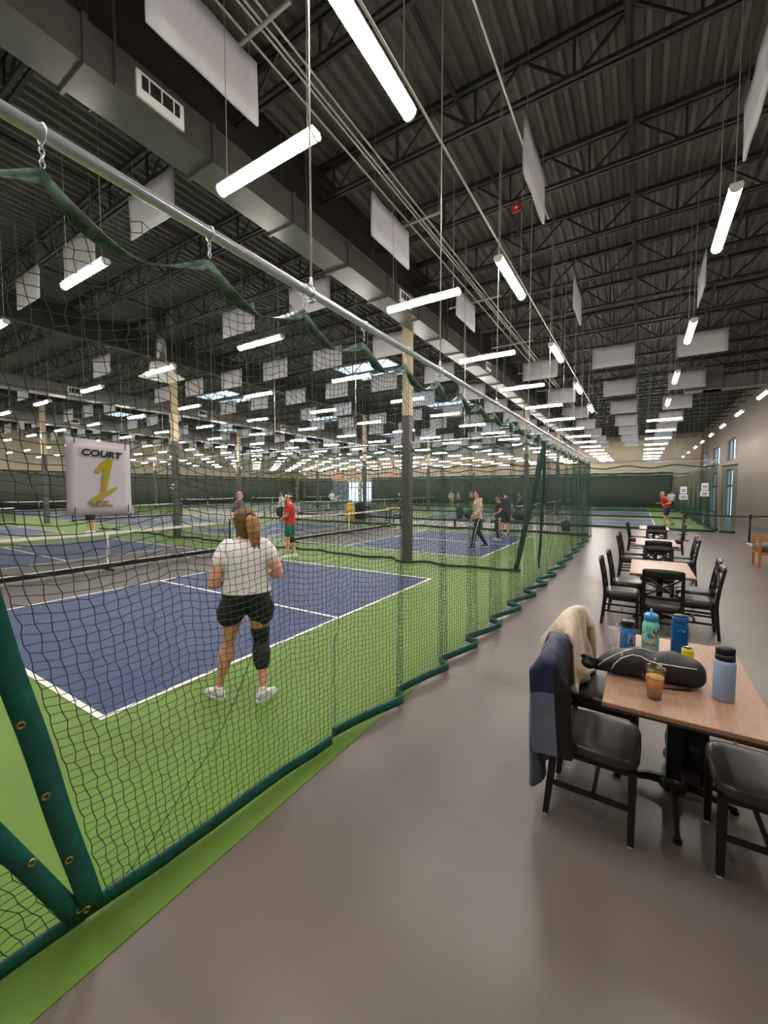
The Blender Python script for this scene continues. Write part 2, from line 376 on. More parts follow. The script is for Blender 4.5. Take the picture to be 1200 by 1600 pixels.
# ------------------------------------------------------------------ ducts
def duct(x0, x1, z0, z1, ya, yb, label, vents, step=1.52):
    t = thing('air_duct', label, 'duct', ((x0+x1)/2, ya, z0))
    w, h = x1-x0, z1-z0; n = int((yb-ya)/step)
    me = MB().box((0, step/2, h/2), (w, step-.02, h)).mesh('duct_section'); me.materials.append(GALV)
    fl = MB()
    for c, d in (((0, 0, -.015), (w+.06, .035, .03)), ((0, 0, h+.015), (w+.06, .035, .03)), ((-w/2-.015, 0, h/2), (.03, .035, h)), ((w/2+.015, 0, h/2), (.03, .035, h))): fl.box(c, d)
    fm = fl.mesh('flange'); fm.materials.append(GALV)
    hg = MB().box((-w/2-.03, 0, (7.4-z0)/2), (.03, .012, 7.4-z0)).box((w/2+.03, 0, (7.4-z0)/2), (.03, .012, 7.4-z0)).mesh('hanger_strap'); hg.materials.append(GALV)
    for i in range(n):
        link('duct_section', me, t, (0, i*step, 0)); link('flange', fm, t, (0, i*step, 0))
        if i % 2 == 0: link('hanger_strap', hg, t, (0, i*step+.25, 0))
    for v in vents:
        g = obj('grille', MB().box((w/2+.012, v-ya, h*.5), (.024, .50, h*.66)), LAMPW, t)
        obj('opening', MB().box((w/2+.026, v-ya, h*.58), (.006, .40, h*.34)), mat('painted grille shade', (24, 22, 20), .8, var=0), g)  # solid dark plate, shade behind the louvres put into its colour
        for k in range(3): obj('louvre', MB().box((w/2+.03, v-ya-.13+.13*k, h*.58), (.012, .012, h*.34)), LAMPW, g)
    return t
duct(-4.87, -4.40, 5.71, 6.10, -6.05, 46.5, 'square galvanised duct running beside the near column row', (2.6, 7.9, 13.6, 21, 28), 1.325)
duct(-21.1, -20.5, 5.75, 6.25, 3.2, 46.5, 'galvanised duct over the middle of the hall, behind the second column', (8.0, 14, 20), 1.6)
duct(-30.4, -29.6, 5.7, 6.3, 3.2, 46.5, 'galvanised duct farthest to the left over the hall', (11.5, 18), 1.6)
t = thing('air_duct', 'boxy dark grey duct dropping from the roof by the right wall', 'duct', (1.42, 21.2, 5.88))
for n, c, d in (('duct_drop', (.34, .3, .50), (.62, .6, .98)), ('duct_run', (2.1, .3, .25), (2.9, .6, .5)), ('duct_box', (.95, .3, .45), (.6, .62, .9))):
    obj(n, MB().box(c, d), mat('dull duct', (120, 118, 114), .5, .4), t)
obj('flange', MB().box((1.77, -.03, .02), (3.5, .05, .05)).box((1.28, -.03, .25), (.04, .05, .5)).box((2.2, -.03, .25), (.04, .05, .5)), GALV, t)
t = thing('air_diffuser', 'pale square air diffuser box hanging beside the second column', 'diffuser', (-13.2, 7.6, 5.45))
obj('drum', MB().lathe([(.02, .45), (.33, .42), (.36, .1), (.3, .05)]), LAMPW, t, smooth=True)
obj('stem', MB().lathe([(.15, .4), (.15, ZD+.05-5.45)], n=14), GALV, t, smooth=True)
obj('cone_plate', MB().box((0, 0, 0), (1.0, 1.0, .05)).box((0, 0, .07), (.8, .8, .08)), LAMPW, t, bevel=.02)

# ------------------------------------------------------------------ conduits, sprinkler pipes
def pipe_y(name, x, z, ya, yb, r, m, label, cat='pipe', group=None):
    return tag(obj(name, MB().tube([(0, 0, 0), (0, yb-ya, 0)], r, 8), m, None, smooth=True, loc=(x, ya, z)), label, cat, group)
zc = 6.74
for i, k in enumerate((-.696, -.716, -.728, -.765)):
    pipe_y('conduit', k*(zc-1.83), zc, -6, 30, .014, COND, ('rightmost pale conduit of the four under the roof', 'second pale conduit of the four from the right', 'third pale conduit of the four from the right', 'leftmost pale conduit of the four under the roof')[i])
pipe_y('conduit', -1.575, zc+.05, -4, 8.2, .016, COND, 'short pale conduit left of the roof centre')
pipe_y('conduit', -1.598, 4.93, -3, 19, .011, COND, 'thin conduit linking the row of lights over the aisle')
for x, l in ((-.26, 'dark sprinkler pipe along the middle of the aisle roof'), (1.55, 'dark sprinkler pipe right of the aisle roof middle'), (-2.35, 'dark sprinkler pipe left of the aisle lights'), (-8.5, 'dark sprinkler pipe over the first court'), (-12.6, 'dark sprinkler pipe over the court net line')):
    pipe_y('sprinkler_pipe', x, 7.05 if x == -.26 else 7.3, -6, 50, .04 if x == -.26 else .03, STEEL, l)
t = thing('fire_strobe', 'small red fire strobe under a roof joist', 'alarm', (-2.0, 7.62, 6.78))
obj('box', MB().box((0, 0, .03), (.13, .05, .15)), mat('red enamel', (190, 30, 34), .4, var=0), t, bevel=.01); obj('lens', MB().ell((0, -.03, .02), (.035, .02, .025)), LAMPW, t, smooth=True); obj('stem', MB().tube([(0, 0, .09), (0, 0, .16)], .01, 6), COND, t)
# trapeze struts carrying the conduits
for i in range(8):
    y = 3.2+i*3.66
    t = thing('trapeze_hanger', 'thin steel strut carrying the roof conduits', 'hanger', (-3.55, y, zc-.04), 0, 'conduit hangers')
    obj('strut', MB().box((-.25, 0, 0), (1.4, .03, .03)), COND, t)
    for s in (-.9, .4): obj('rod', MB().tube([(s, 0, 0), (s, 0, .62)], .006, 5), COND, t)

ORD = ['first', 'second', 'third', 'fourth', 'fifth', 'sixth', 'seventh', 'eighth', 'ninth', 'tenth', 'eleventh', 'twelfth', 'thirteenth', 'fourteenth', 'fifteenth', 'sixteenth', 'seventeenth', 'eighteenth']
# ------------------------------------------------------------------ hanging acoustic panels (baffles)
bp = MB(); P = []
nx, nz = 8, 4
for zf in range(nz+1):
    P.append([(-.6+1.2*i/nx, .005*math.sin(i*1.3+zf), .66*zf/nz-(.025*math.sin(PI*((i*2 % nx)/nx)) if zf == nz else 0)) for i in range(nx+1)])
b1 = MB(); b1.sheet(P); b1.sheet([[(x, y+.03, z) for x, y, z in r][::-1] for r in P])
idx = (nx+1)*(nz+1)
bound = [i for i in range(nx+1)]+[(nx+1)*k+nx for k in range(1, nz+1)]+[(nx+1)*nz+i for i in range(nx-1, -1, -1)]+[(nx+1)*k for k in range(nz-1, 0, -1)]
def back(i): r, c = divmod(i, nx+1); return idx+r*(nx+1)+(nx-c)
for a, b in zip(bound, bound[1:]+bound[:1]): b1.f.append((a, back(a), back(b), b))
pm = b1.mesh('panel', True); pm.materials.append(WHITEP)
wm = MB().tube([(0, .015, .62), (0, .015, ZD+.06-5.83)], .004, 4).mesh('cord'); wm.materials.append(WIRE)
def baffle(x, y, rz, label, group='hanging acoustic panels', z=5.83):
    t = thing('acoustic_panel', label, 'panel', (x, y, z), rz, group)
    link('panel', pm, t)
    for s in (-.5, .5): link('cord', wm, t, (s, 0, 0))
    return t
near = {0: 'large white acoustic panel hanging at the top left beside the duct', 1: 'white acoustic panel left of the light conduits, second along the duct', 2: 'white acoustic panel, third along the near duct'}
for i, y in enumerate((2.68, 6.15, 9.65)): baffle(-3.68, y, PI/2, near[i])
for i, y in enumerate((6.1, 10.6)): baffle(-1.34, y, PI/2, ('white acoustic panel seen nearly edge on above the aisle, nearer one', 'white acoustic panel seen nearly edge on above the aisle, farther one')[i])
for i, y in enumerate((6.15, 10.9)): baffle(.97, y, PI/2, ('white acoustic panel cut by the right edge at the top', 'thin edge on white panel above the right aisle lamps')[i])
for x in (-3.2, -.87, 1.42):
    for k in range(7):
        if x > 1 and k == 1: pass
        baffle(x, 15.4+4.8*k+(.35 if x < -3 else 0), 0, '%s white acoustic panel back in the row %s' % (ORD[k], {-3.2: 'left of the aisle centre', -.87: 'over the middle of the aisle', 1.42: 'right of the aisle middle'}[x]), 'white panels in rows over the aisle')
for i in range(16):
    for k in range(14):
        x = -6.45-2.42*i; y = 3.6+3.52*k
        if y < -.28*x-2.5 or (i % 3 == 2 and k % 3 == 1): continue
        if min(abs(x+20.8), abs(x+30)) < 1.1 or (abs(x+13.2) < 1.3 and abs(y-7.6) < .8): continue
        far = i > 5 or k > 6
        baffle(x, y, 0, 'small white acoustic panel far off above the courts' if far else 'white acoustic panel over the courts, %s row back, %s to the left' % (ORD[k], ORD[i]), 'far white panels above the courts' if far else 'near white panels above the courts')

# ------------------------------------------------------------------ lamps
LL = 1.24
hs = MB().box((0, 0, .06), (LL, .1, .03)).box((0, 0, .085), (LL*.3, .05, .03)).mesh('housing'); hs.materials.append(LAMPW)
df = MB(); n = 6
df.rings([[Vector((x, .055*math.cos(PI+PI*k/n), .048+.062*math.sin(PI+PI*k/n))) for k in range(n+1)] for x in (-LL/2+.012, LL/2-.012)]); df = df.mesh('diffuser'); df.materials.append(GLOW)
ec = MB().rings([[Vector((xx, .06*math.cos(PI+PI*k/n), .05+.068*math.sin(PI+PI*k/n))) for k in range(n+1)] for xx in (-.008, .008)])
ec = ec.mesh('end_cap'); ec.materials.append(LAMPW)
LZ = 4.74
cb = MB().tube([(0, 0, .07), (0, 0, ZD+.06-LZ)], .005, 4).mesh('cable'); cb.materials.append(WIRE)
def lamp(x, y, rz, label, group):
    t = thing('tube_light', label, 'light', (x, y, LZ), rz, group)
    link('housing', hs, t); link('diffuser', df, t); 
    for s in (-1, 1): link('end_cap', ec, t, (s*(LL/2-.004), 0, 0)); link('cable', cb, t, (s*(LL/2-.1), 0, 0))
    return t
special = {(-2.98, 0): 'bright tube light just right of the duct grille, nearest of the crosswise lights', (-2.98, 1): 'second crosswise tube light along the near duct', (-2.98, 2): 'third crosswise tube light along the near duct', (-6.6, 0): 'glowing tube light behind the netting at upper left', (-6.6, 1): 'tube light behind the netting in front of the second panel row'}
for i in range(13):
    x = -2.98-3.57*i if i else -2.98
    x = round(x, 2)
    for k in range(-2, 16):
        y = 2.72+3.07*k+(.1*k if i == 0 and k > 0 else 0)
        if y > 49.5 or y < -.30*x-8: continue  # lamps beyond the view are unseen, added to light the hall
        key = (-6.6 if i == 1 else x, k)
        lamp(x, y, 0, special.get(key, '%s crosswise tube light along the near duct' % ORD[k] if i == 0 and k >= 0 else 'unseen crosswise tube light added outside the picture to the left' if k < 0 else 'tube light above the courts, %s row back, %s to the left' % (ORD[k], ORD[i-1]) if i < 7 and k < 7 else 'small distant tube light glowing above the far courts'), 'lights outside the picture' if k < 0 else 'lights beside the near duct' if i == 0 else 'lights above the courts' if i < 7 and k < 7 else 'distant lights above the courts')
AL = {1: 'largest tube light, at the top centre pointing along the aisle', 2: 'second tube light of the lengthwise row left of the aisle', 3: 'third tube light of the lengthwise row left of the aisle', 4: 'fourth tube light of the lengthwise row left of the aisle', 5: 'farthest tube light of the lengthwise row left of the aisle'}
for k, y in enumerate((-1.2, 2.36, 5.95, 9.6, 13.2, 16.7)): lamp(-1.62, y, PI/2, AL.get(k, 'unseen tube light added above the photographer'), 'lengthwise lights left of the aisle')  # the first lamp is unseen, added for light from behind the camera
AR = {1: 'large tube light at the upper right over the tables', 2: 'second tube light over the row of tables', 3: 'third tube light over the row of tables', 4: 'farthest lengthwise tube light over the tables'}
for k, y in enumerate((2.4, 5.95, 9.65, 13.3, 16.8)): lamp(.71, y, PI/2, AR.get(k, 'tube light added above the near table, out of view'), 'lengthwise lights over the tables')  # the first lamp hangs out of view, added for its light
for k in range(8): lamp(.76, 20.9+3.65*k, 0, '%s crosswise tube light in the bright file beyond the tables' % ORD[k], 'crosswise lights over the far aisle')
for k, y in enumerate((-1.0, 2.6, 6.2, 9.9, 13.5, 17.1, 20.7, 24.4, 28.0, 31.7, 35.4, 40.0, 45.0)): lamp(3.15, y, PI/2, '%s visible tube light along the right wall' % ORD[k-5] if k > 4 else 'tube light along the right wall outside the picture', 'lights along the right wall' if k > 4 else 'wall lights outside the picture')
# ------------------------------------------------------------------ text helper (built-in font turned into flat meshes)
def text_mesh(s, size, offset=0.0, shear=0.0, align='CENTER', xs=1.0):
    c = bpy.data.curves.new('txt', 'FONT'); c.body = s; c.size = size; c.offset = offset; c.shear = shear; c.align_x = align; c.align_y = 'CENTER'; c.fill_mode = 'FRONT'
    o = bpy.data.objects.new('txt', c); _tmp.collection.objects.link(o); vl = _tmp.view_layers[0]; vl.update(); dg = vl.depsgraph
    me = bpy.data.meshes.new_from_object(o.evaluated_get(dg), depsgraph=dg); bpy.data.objects.remove(o); bpy.data.curves.remove(c)
    if xs != 1.0:
        for v in me.vertices: v.co.x *= xs
    me.materials.clear(); return me

# ------------------------------------------------------------------ netting helpers
def twine(P, r, name):
    """every mesh side of a grid of knots P[i, j] as a three-sided cord"""
    P = np.asarray(P); A = np.concatenate([P[:-1].reshape(-1, 3), P[:, :-1].reshape(-1, 3)]); B = np.concatenate([P[1:].reshape(-1, 3), P[:, 1:].reshape(-1, 3)])
    d = B-A; d /= np.linalg.norm(d, axis=1, keepdims=True)+1e-9
    ref = np.where(np.abs(d[:, 2:3]) > .8, np.array([[0, 1., 0]]), np.array([[0, 0, 1.]]))
    a = np.cross(d, ref); a /= np.linalg.norm(a, axis=1, keepdims=True)+1e-9; b = np.cross(d, a)
    V = []
    for base in (A, B):
        for k in range(3): V.append(base+r*(a*math.cos(2*PI*k/3)+b*math.sin(2*PI*k/3)))
    n = len(A); V = np.stack(V, 1).reshape(-1, 3)
    q = np.array([[0, 1, 4, 3], [1, 2, 5, 4], [2, 0, 3, 5]])
    F = (np.arange(n)[:, None, None]*6+q[None]).reshape(-1)
    me = bpy.data.meshes.new(name); me.vertices.add(len(V)); me.vertices.foreach_set('co', V.reshape(-1).astype('f'))
    me.loops.add(len(F)); me.loops.foreach_set('vertex_index', F.astype('i'))
    nf = len(F)//4; me.polygons.add(nf); me.polygons.foreach_set('loop_start', np.arange(0, nf*4, 4, dtype='i')); me.polygons.foreach_set('loop_total', np.full(nf, 4, 'i'))
    me.update(calc_edges=True); me.validate(); return me
def ribbon(pts, h, m, name, parent, th=.006, lean=0.0, smooth=True):
    P = [[Vector(p) for p in pts], [Vector(p)+Vector((0, lean, h*.5)) for p in pts], [Vector(p)+Vector((0, lean*2, h)) for p in pts]]
    return obj(name, MB().sheet(P), m, parent, smooth=smooth, solid=th)

# ------------------------------------------------------------------ the near barrier net along the aisle
RX, RZ, NEND = -1.70, 3.0, 17.85
RET = [3.05, 3.85, 4.6, 5.45, 6.4, 7.35, 8.3, 9.3, 10.5, 11.8, 13.2, 14.7, 16.3, 17.9]
bx_y = [-1, .5, 1.3, 1.8, 2.5, 3.0, 4.5, 7.0, 11, 15, 18]; bx_x = [-2.0, -1.96, -1.88, -1.86, -1.78, -1.72, -1.62, -1.58, -1.55, -1.6, -1.68]
def pleat(y):
    if y < RET[0]-.8: return 0.0
    lo = RET[0]-.8
    for hi in RET:
        if y < hi:
            t = (y-lo)/(hi-lo); break
        lo = hi
    else: return 0.0
    amp = min(.28, .12+.045*(y-2.2)) if y > 2.2 else .05
    s = t if t < .9 else .9*(1-t)/.1
    return amp*(s-.45)
def foot_x(y): return float(np.interp(y, bx_y, bx_x))+pleat(y)
ATT = [-.03+.62*k for k in range(0, 30)]
def top_z(y):
    k = ((y-.60) / .62) % 1.0
    return 2.895-.125*math.sin(PI*k**.85)
def net_x(y, z):
    f = max(0.0, 1-z/2.9)
    return RX+(foot_x(y)-RX)*f**.8+.10*pleat(y)*(1-f)
def edge1(z): return .755-.215*z
def edge2(z): return .715-.45*z
net = thing('barrier_net', 'dark green sports net hanging along the aisle beside the first court', 'net', (RX, .6, 0))
O = Vector((RX, .6, 0))
ys = [.70]
while ys[-1] < NEND: ys.append(ys[-1]+(.039 if ys[-1] < 2.4 else .036))
NR = 73; P = np.zeros((len(ys), NR+1, 3))
for i, y in enumerate(ys):
    zt = top_z(y)
    for j in range(NR+1):
        z = .07+(zt-.07)*j/NR
        yy = y+(edge1(z)+.06-.70)*math.exp(-(y-.70)/.9)
        P[i, j] = (net_x(yy, z), yy, z)
J = rng.normal(0, .0022, P.shape); J[:, 0] *= .3; J[:, -1] *= .2
ph = np.arange(NR+1)[None, :]*1.9+np.arange(len(ys))[:, None]*2.3
J[..., 1] += .0045*np.sin(ph); J[..., 2] += .0028*np.cos(ph*1.3)
P += J
nm = twine(P-np.array(O), .0019, 'netting'); o = obj('netting', nm, STRAND, net); tag(o, 'open square mesh of dark green twine', kind='stuff')
# a stretched loose cord line running down through the mesh, as in the photo
cy = [(1.62, 1.30), (1.60, 1.05), (1.5, .85), (1.42, .7), (1.28, .5), (1.12, .33), (1.0, .2), (.86, .1)]
obj('repair_cord', MB().tube([Vector((net_x(y, z)+.005, y+.012*math.sin(i*2), z))-O for i, (y, z) in enumerate(cy)], .002, 5), STRAND, net)
yl = [.70+.06*i for i in range(int((NEND-.70)/.06))]
rr = random.Random(3)
ribbon([Vector((net_x(y, .0), y, .012+.012*abs(math.sin(y*3.1))))-O for y in yl], .072, TEAL, 'bottom_hem', net, .01)
pts = [(Vector((net_x(y, top_z(y)), y, top_z(y)-.03))-O) for y in [.62-.9+.04*i for i in range(int((NEND-.1)/.04)+18) if .62-.9+.04*i < NEND]]
P2 = []
for q, f in ((0, -.5), (1, 0), (2, .5)):
    P2.append([p+Vector((.028*math.sin((p.y)*10.1)*(q-1), 0, .05*(q-1)*.5*(.55+.45*math.cos((p.y)*10.1)))) for p in pts])
obj('top_hem', MB().sheet(P2), TEALT, net, smooth=True, solid=.006)
def edge_hem(edge, zs, w, name, side):
    A = []
    for k in (0, .5, 1):
        A.append([Vector((net_x(edge(z), z)+.012*math.sin(z*9), edge(z)+side*w*(k-.5), z))-O for z in zs])
    h = obj(name, MB().sheet(A), TEAL, net, smooth=True, solid=.008)
    return h
zs1 = [.03+.1*i for i in range(29)]
h1 = edge_hem(edge1, zs1, .085, 'edge_hem', 1)
def grommet(y, z, parent):
    c = Vector((net_x(y, z)+.012, y, z))-O
    obj('grommet', MB().torus(c, .011, .004, 'x', 12, 6), BRASS, parent, smooth=True)
for z in (.07, .34, .66, .98, 1.3, 1.62, 1.94, 2.26): grommet(edge1(z)-.022, z, h1)
# the second panel that laps the opening, at the bottom left of the picture
zs2 = [.03+.08*i for i in range(22)]
h2 = edge_hem(edge2, zs2, .075, 'edge_hem', -1)
for z in (.09, .42, .8, 1.2): grommet(edge2(z)+.02, z, h2)
P3 = np.zeros((30, 46, 3))
for i in range(30):
    for j in range(46):
        z = .07+.039*j; y = edge2(z)-.04-.039*i
        P3[i, j] = (net_x(max(y, -.9), z)-.01, y, z)
P3 += rng.normal(0, .005, P3.shape)
o = obj('netting', twine(P3-np.array(O), .0017, 'netting'), STRAND, net); tag(o, None, kind='stuff')
ribbon([Vector((net_x(y, 0)-.004, y, .012))-O for y in [.72-.06*i for i in range(24)]], .065, TEAL, 'bottom_hem', net, .01)
# chains that tie the top hem to the rail: links of bent wire
def chain(y, parent, n=7):
    mb = MB(); z0 = RZ+.03; z1 = top_z(y)-.0
    for i in range(n):
        z = z0-(z0-z1)*(i+.5)/n; a = Vector((1, 0, 0)) if i % 2 else Vector((0, 1, 0)); b = Vector((0, 0, 1)); c = a.cross(b)
        mb.torus(Vector((RX-.005, y, z))-O, .013, .0026, (a*.55, b, c), 10, 5)
    mb.torus(Vector((RX, y, RZ-.003))-O, .031, .0035, 'y', 14, 5)
    o = obj('chain', mb, ZINC, parent, smooth=True); o['kind'] = 'stuff'
for k in range(29):
    y = .60+.62*k-.62
    if y < NEND: chain(y, net)
rail = thing('net_rail', 'shiny galvanised rail pipe carrying the near barrier net', 'rail', (RX, -3, RZ))
obj('pipe', MB().tube([(0, 0, 0), (0, NEND+3, 0)], .024, 14), ZINC, rail, smooth=True)
for k in range(12):
    y = 1.9+1.86*k-3.72
    if y > NEND: break
    obj('hanger_rod', MB().tube([(0, y+3, 0), (0, y+3, ZD-RZ)], .006, 6), COND, rail, smooth=True)
    obj('clamp', MB().torus((0, y+3, 0), .03, .008, 'y', 12, 6).tube([(0, y+3, .02), (0, y+3, .09)], .011, 6).tube([(-.03, y+3, -.05), (.03, y+3, -.05)], .01, 6), ZINC, rail, smooth=True)
# ------------------------------------------------------------------ cross net between the first two courts
cn = thing('barrier_net', 'green dividing net between the first and second court', 'net', (-9.5, 9.12, 0))
O2 = np.array([-9.5, 9.12, 0.])
nx = 310; nr = 50; Pn = np.zeros((nx, nr, 3))
for i in range(nx):
    x = -2.2-.062*i
    zt = 2.86-.10*abs(math.sin(x*PI/.7))
    for j in range(nr):
        z = .05+(zt-.05)*j/(nr-1)
        Pn[i, j] = (x+.02*math.sin(z*2+x), 9.12+.10*math.sin(x*2.1)*(1-z/3)+.06*math.sin(x*5.3)*(1-z/3)-.28*math.exp(-((x+5)/.35)**4)-.28*math.exp(-((x+15.1)/.35)**4), z)
Pn += rng.normal(0, .006, Pn.shape)
o = obj('netting', twine(Pn-O2, .0017, 'netting'), STRAND, cn); tag(o, None, kind='stuff')
pl = [Vector((x, 9.12+.10*math.sin(x*2.1)+.06*math.sin(x*5.3)-.28*math.exp(-((x+5)/.35)**4)-.28*math.exp(-((x+15.1)/.35)**4), .012))-Vector(O2) for x in [-2.2-.12*i for i in range(160)]]
ribbon(pl, .055, mat('dark hem', (22, 60, 46), .6), 'bottom_hem', cn, .02)
ribbon([Vector((x, 9.12, 2.80-.10*abs(math.sin(x*PI/.7))))-Vector(O2) for x in [-1.9-.07*i for i in range(275)]], .06, TEALT, 'top_hem', cn, .006)
def gather(p0, p1, r, parent, O, seed):
    q = random.Random(seed); mb = MB(); p0, p1 = Vector(p0)-O, Vector(p1)-O
    for k in range(4):
        pts = []
        for i in range(13):
            t = i/12; p = p0.lerp(p1, t); pts.append(p+Vector((q.uniform(-1, 1), q.uniform(-1, 1), 0))*r*.6)
        mb.tube(pts, [r*(.55+.35*math.sin(PI*i/12)) for i in range(13)], 7)
    return obj('gathered_edge', mb, mat('bunched netting', (26, 62, 48), .8, var=.3, scale=30), parent, smooth=True)
gather((-2.32, 9.3, .02), (-1.74, 9.2, 2.84), .055, cn, Vector(O2), 1)
gather((-1.95, 9.9, .02), (-1.76, 9.4, 2.75), .03, cn, Vector(O2), 2)
r2 = thing('net_rail', 'thin pale cross rail above the dividing net of the first court', 'rail', (-1.7, 9.12, 3.0))
obj('pipe', MB().tube([(0, 0, 0), (-19.5, 0, 0)], .024, 8), ZINC, r2, smooth=True)
for k in range(6): obj('hanger_rod', MB().tube([(-1.8-3.1*k, 0, 0), (-1.8-3.1*k, 0, ZD-3.0)], .006, 5), COND, r2)
# ------------------------------------------------------------------ farther nets (mesh finer than a pixel)
def far_net(p0, p1, label, m, top=2.95, folds=.12, pit=2.4, hem=.1, rail=True):
    p0, p1 = Vector((*p0, 0)), Vector((*p1, 0)); d = p1-p0; L = d.length
    t = thing('barrier_net', label, 'net', p0, math.atan2(d.y, d.x)); n = int(L/.15)
    w = lambda s: folds*math.sin(s*pit)+folds*.5*math.sin(s*pit*2.37+1)
    rows = []
    for z in (.1, .8, 1.6, 2.3, 1.0): pass
    for f in (0, .3, .6, .85, 1):
        rows.append([(L*i/n, w(L*i/n)*(1-f), .08+(top-.06*(1+math.sin(L*i/n*3.3))-.08)*f) for i in range(n+1)])
    obj('netting', MB().sheet(rows), m, t, smooth=True)
    ribbon([(L*i/n, w(L*i/n), .012) for i in range(n+1)], hem, mat('dark hem', (22, 60, 46), .6), 'bottom_hem', t, .02)
    ribbon([(L*i/n, 0, top-.06*(1+math.sin(L*i/n*3.3))-.03) for i in range(n+1)], .06, mat('dark hem', (22, 60, 46), .6), 'top_hem', t, .01)
    if rail:
        obj('rail_pipe', MB().tube([(0, 0, 3.1), (L, 0, 3.1)], .022, 6), ZINC, t)
        for k in range(int(L/3.1)): obj('hanger_rod', MB().tube([(1.5+3.1*k, 0, 3.1), (1.5+3.1*k, 0, ZD)], .006, 4), COND, t)
    return t
far_net((-1.75, 17.95), (-21.5, 17.95), 'green net closing the back of the second court', VEIL)
far_net((-1.68, 17.88), (-2.3, 17.66), 'gathered green net at the far corner of the aisle', VEILD, folds=.1, pit=9, rail=False)
far_net((2.75, 22.5), (-21.5, 22.5), 'green net across the end of the aisle behind the tables', VEIL)
far_net((2.82, 50.4), (2.82, 22.75), 'dense green net along the right side of the far courts', VEILD, folds=.15)
far_net((2.55, 31.7), (-21.5, 31.7), 'low dark hemmed net between the far courts, first', VEIL)
far_net((2.55, 40.8), (-21.5, 40.8), 'low dark hemmed net between the far courts, second', VEIL)
far_net((3.4, 22.2), (2.9, 22.3), 'loose net edge hanging by the stanchion near the right wall', VEILD, folds=.06, pit=6, rail=False)

# ------------------------------------------------------------------ court nets
TAPE = mat('white net tape', (236, 230, 222), .6, var=.03)
def court_net(cx, y0, label):
    t = thing('court_net', label, 'net', (cx, y0+CW/2, 0)); hw = CW/2+.25; n = 16
    topz = lambda y: .86+.05*(y/hw)**2
    ys_ = [-hw+2*hw*i/n for i in range(n+1)]
    obj('mesh', MB().sheet([[(0, y, .13) for y in ys_], [(0, y, topz(y)) for y in ys_]]), CNET, t)
    obj('top_tape', MB().sheet([[(0, y, topz(y)-.05) for y in ys_], [(0, y, topz(y)+.012) for y in ys_]]), TAPE, t, solid=.012)
    obj('centre_strap', MB().box((.012, 0, .46), (.012, .05, .78)), TAPE, t)
    obj('bottom_bar', MB().box((0, 0, .095), (.05, 2*hw, .09)), BLACK, t)
    obj('bottom_tape', MB().box((.03, 0, .16), (.008, 2*hw, .022)), TAPE, t)
    obj('centre_foot', MB().box((0, 0, .025), (.5, .05, .03)).box((0, 0, .07), (.05, .05, .09)), BLACK, t)
    for s in (-1, 1):
        p = obj('post', MB().tube([(0, s*hw, .02), (0, s*hw, .97)], .03, 10), BLACK, t, smooth=True)
        obj('foot', MB().box((0, s*hw, .02), (.62, .06, .035)), BLACK, t)
    return t
names = ['court net across the nearest court, with white top tape', 'court net across the second court', 'court net on the left court behind the first', 'court net behind the second court', 'court net far left across the hall']
for i, c in enumerate(COURTS[:5]): court_net(*c, names[i])
for i, c in enumerate(COURTS[5:]):
    court_net(*c, ['court net of the far court at the aisle end, nearest of three', 'court net of the far court at the aisle end, middle of three', 'court net of the far court at the aisle end, last of three', 'far court net in the middle file, nearest', 'far court net in the middle file, second', 'far court net in the middle file, last', 'far court net by the left glass doors, nearest', 'far court net by the left glass doors, second', 'far court net by the left glass doors, last'][i])

# ------------------------------------------------------------------ court number sheet tied to the net
SY, SZ = .757, 1.876
sg = thing('court_sign', 'white laminated sheet reading COURT 1 tied to the net', 'sign', (-1.752, SY, SZ), 0)
sg.rotation_euler = (0, 0, math.radians(90)); sg.scale = (1, 1, 1)
W, H = .216, .279
P = []
for j in range(9):
    v = j/8-.5
    P.append([((u-.5)*W*(1+.03*(.5-v)), -.004*math.sin(PI*u)-.002*math.sin(v*5), v*H-.012*(u-.5)*(v > 0)*v*2) for u in [i/8 for i in range(9)]])
obj('sheet', MB().sheet(P), PAPER, sg, smooth=True, solid=.0012)
fr = MB()
for c, d in (((0, .003, H/2+.004), (W+.016, .0006, .010)), ((-W/2-.003, .003, 0), (.010, .0006, H+.016)), ((W/2+.003, .003, 0), (.010, .0006, H+.016))): fr.box(c, d)
obj('laminate_edge', fr, pane_mat('laminate film', (.93, .95, .98)), sg)
INK = mat('black print', (44, 44, 52), .4, var=0); OLIVE = mat('mustard print', (196, 184, 44), .4, var=.05)
def flat(me_or_mb, m, name, x, z, parent, y=-.0110, rot=0):
    o = obj(name, me_or_mb, m, parent, loc=(x, y, z)); o.rotation_euler = (PI/2, rot, 0); return o
_bm = bmesh.new()
for k_, (dx_, dz_) in enumerate(((0, 0), (-.0016, 0), (.0016, 0), (0, .0014), (0, -.0014), (-.0012, .001), (.0012, -.001))):
    _m = text_mesh('COURT', .033, .0, .14, xs=1.2); _m.transform(Matrix.Translation((dx_, dz_, k_*.00012))); _bm.from_mesh(_m)
_w = bpy.data.meshes.new('word_court'); _bm.to_mesh(_w); _bm.free(); flat(_w, INK, 'word_court', .003, .089, sg, rot=.06)
one = MB()
_pz = [0.0]
def poly(pts): _pz[0] += .0004; one.add([((x-575)/960*W, (680-y)/1140*H, _pz[0]) for x, y in pts], [tuple(range(len(pts)))[::-1]])
poly([(650, 385), (760, 395), (640, 880), (570, 905), (590, 700)])
poly([(655, 375), (735, 395), (640, 520), (530, 612), (470, 578)])
poly([(365, 1035), (555, 925), (820, 815), (815, 850), (740, 915), (420, 1078)])
flat(one, OLIVE, 'numeral_one', 0, 0, sg, y=-.0116)
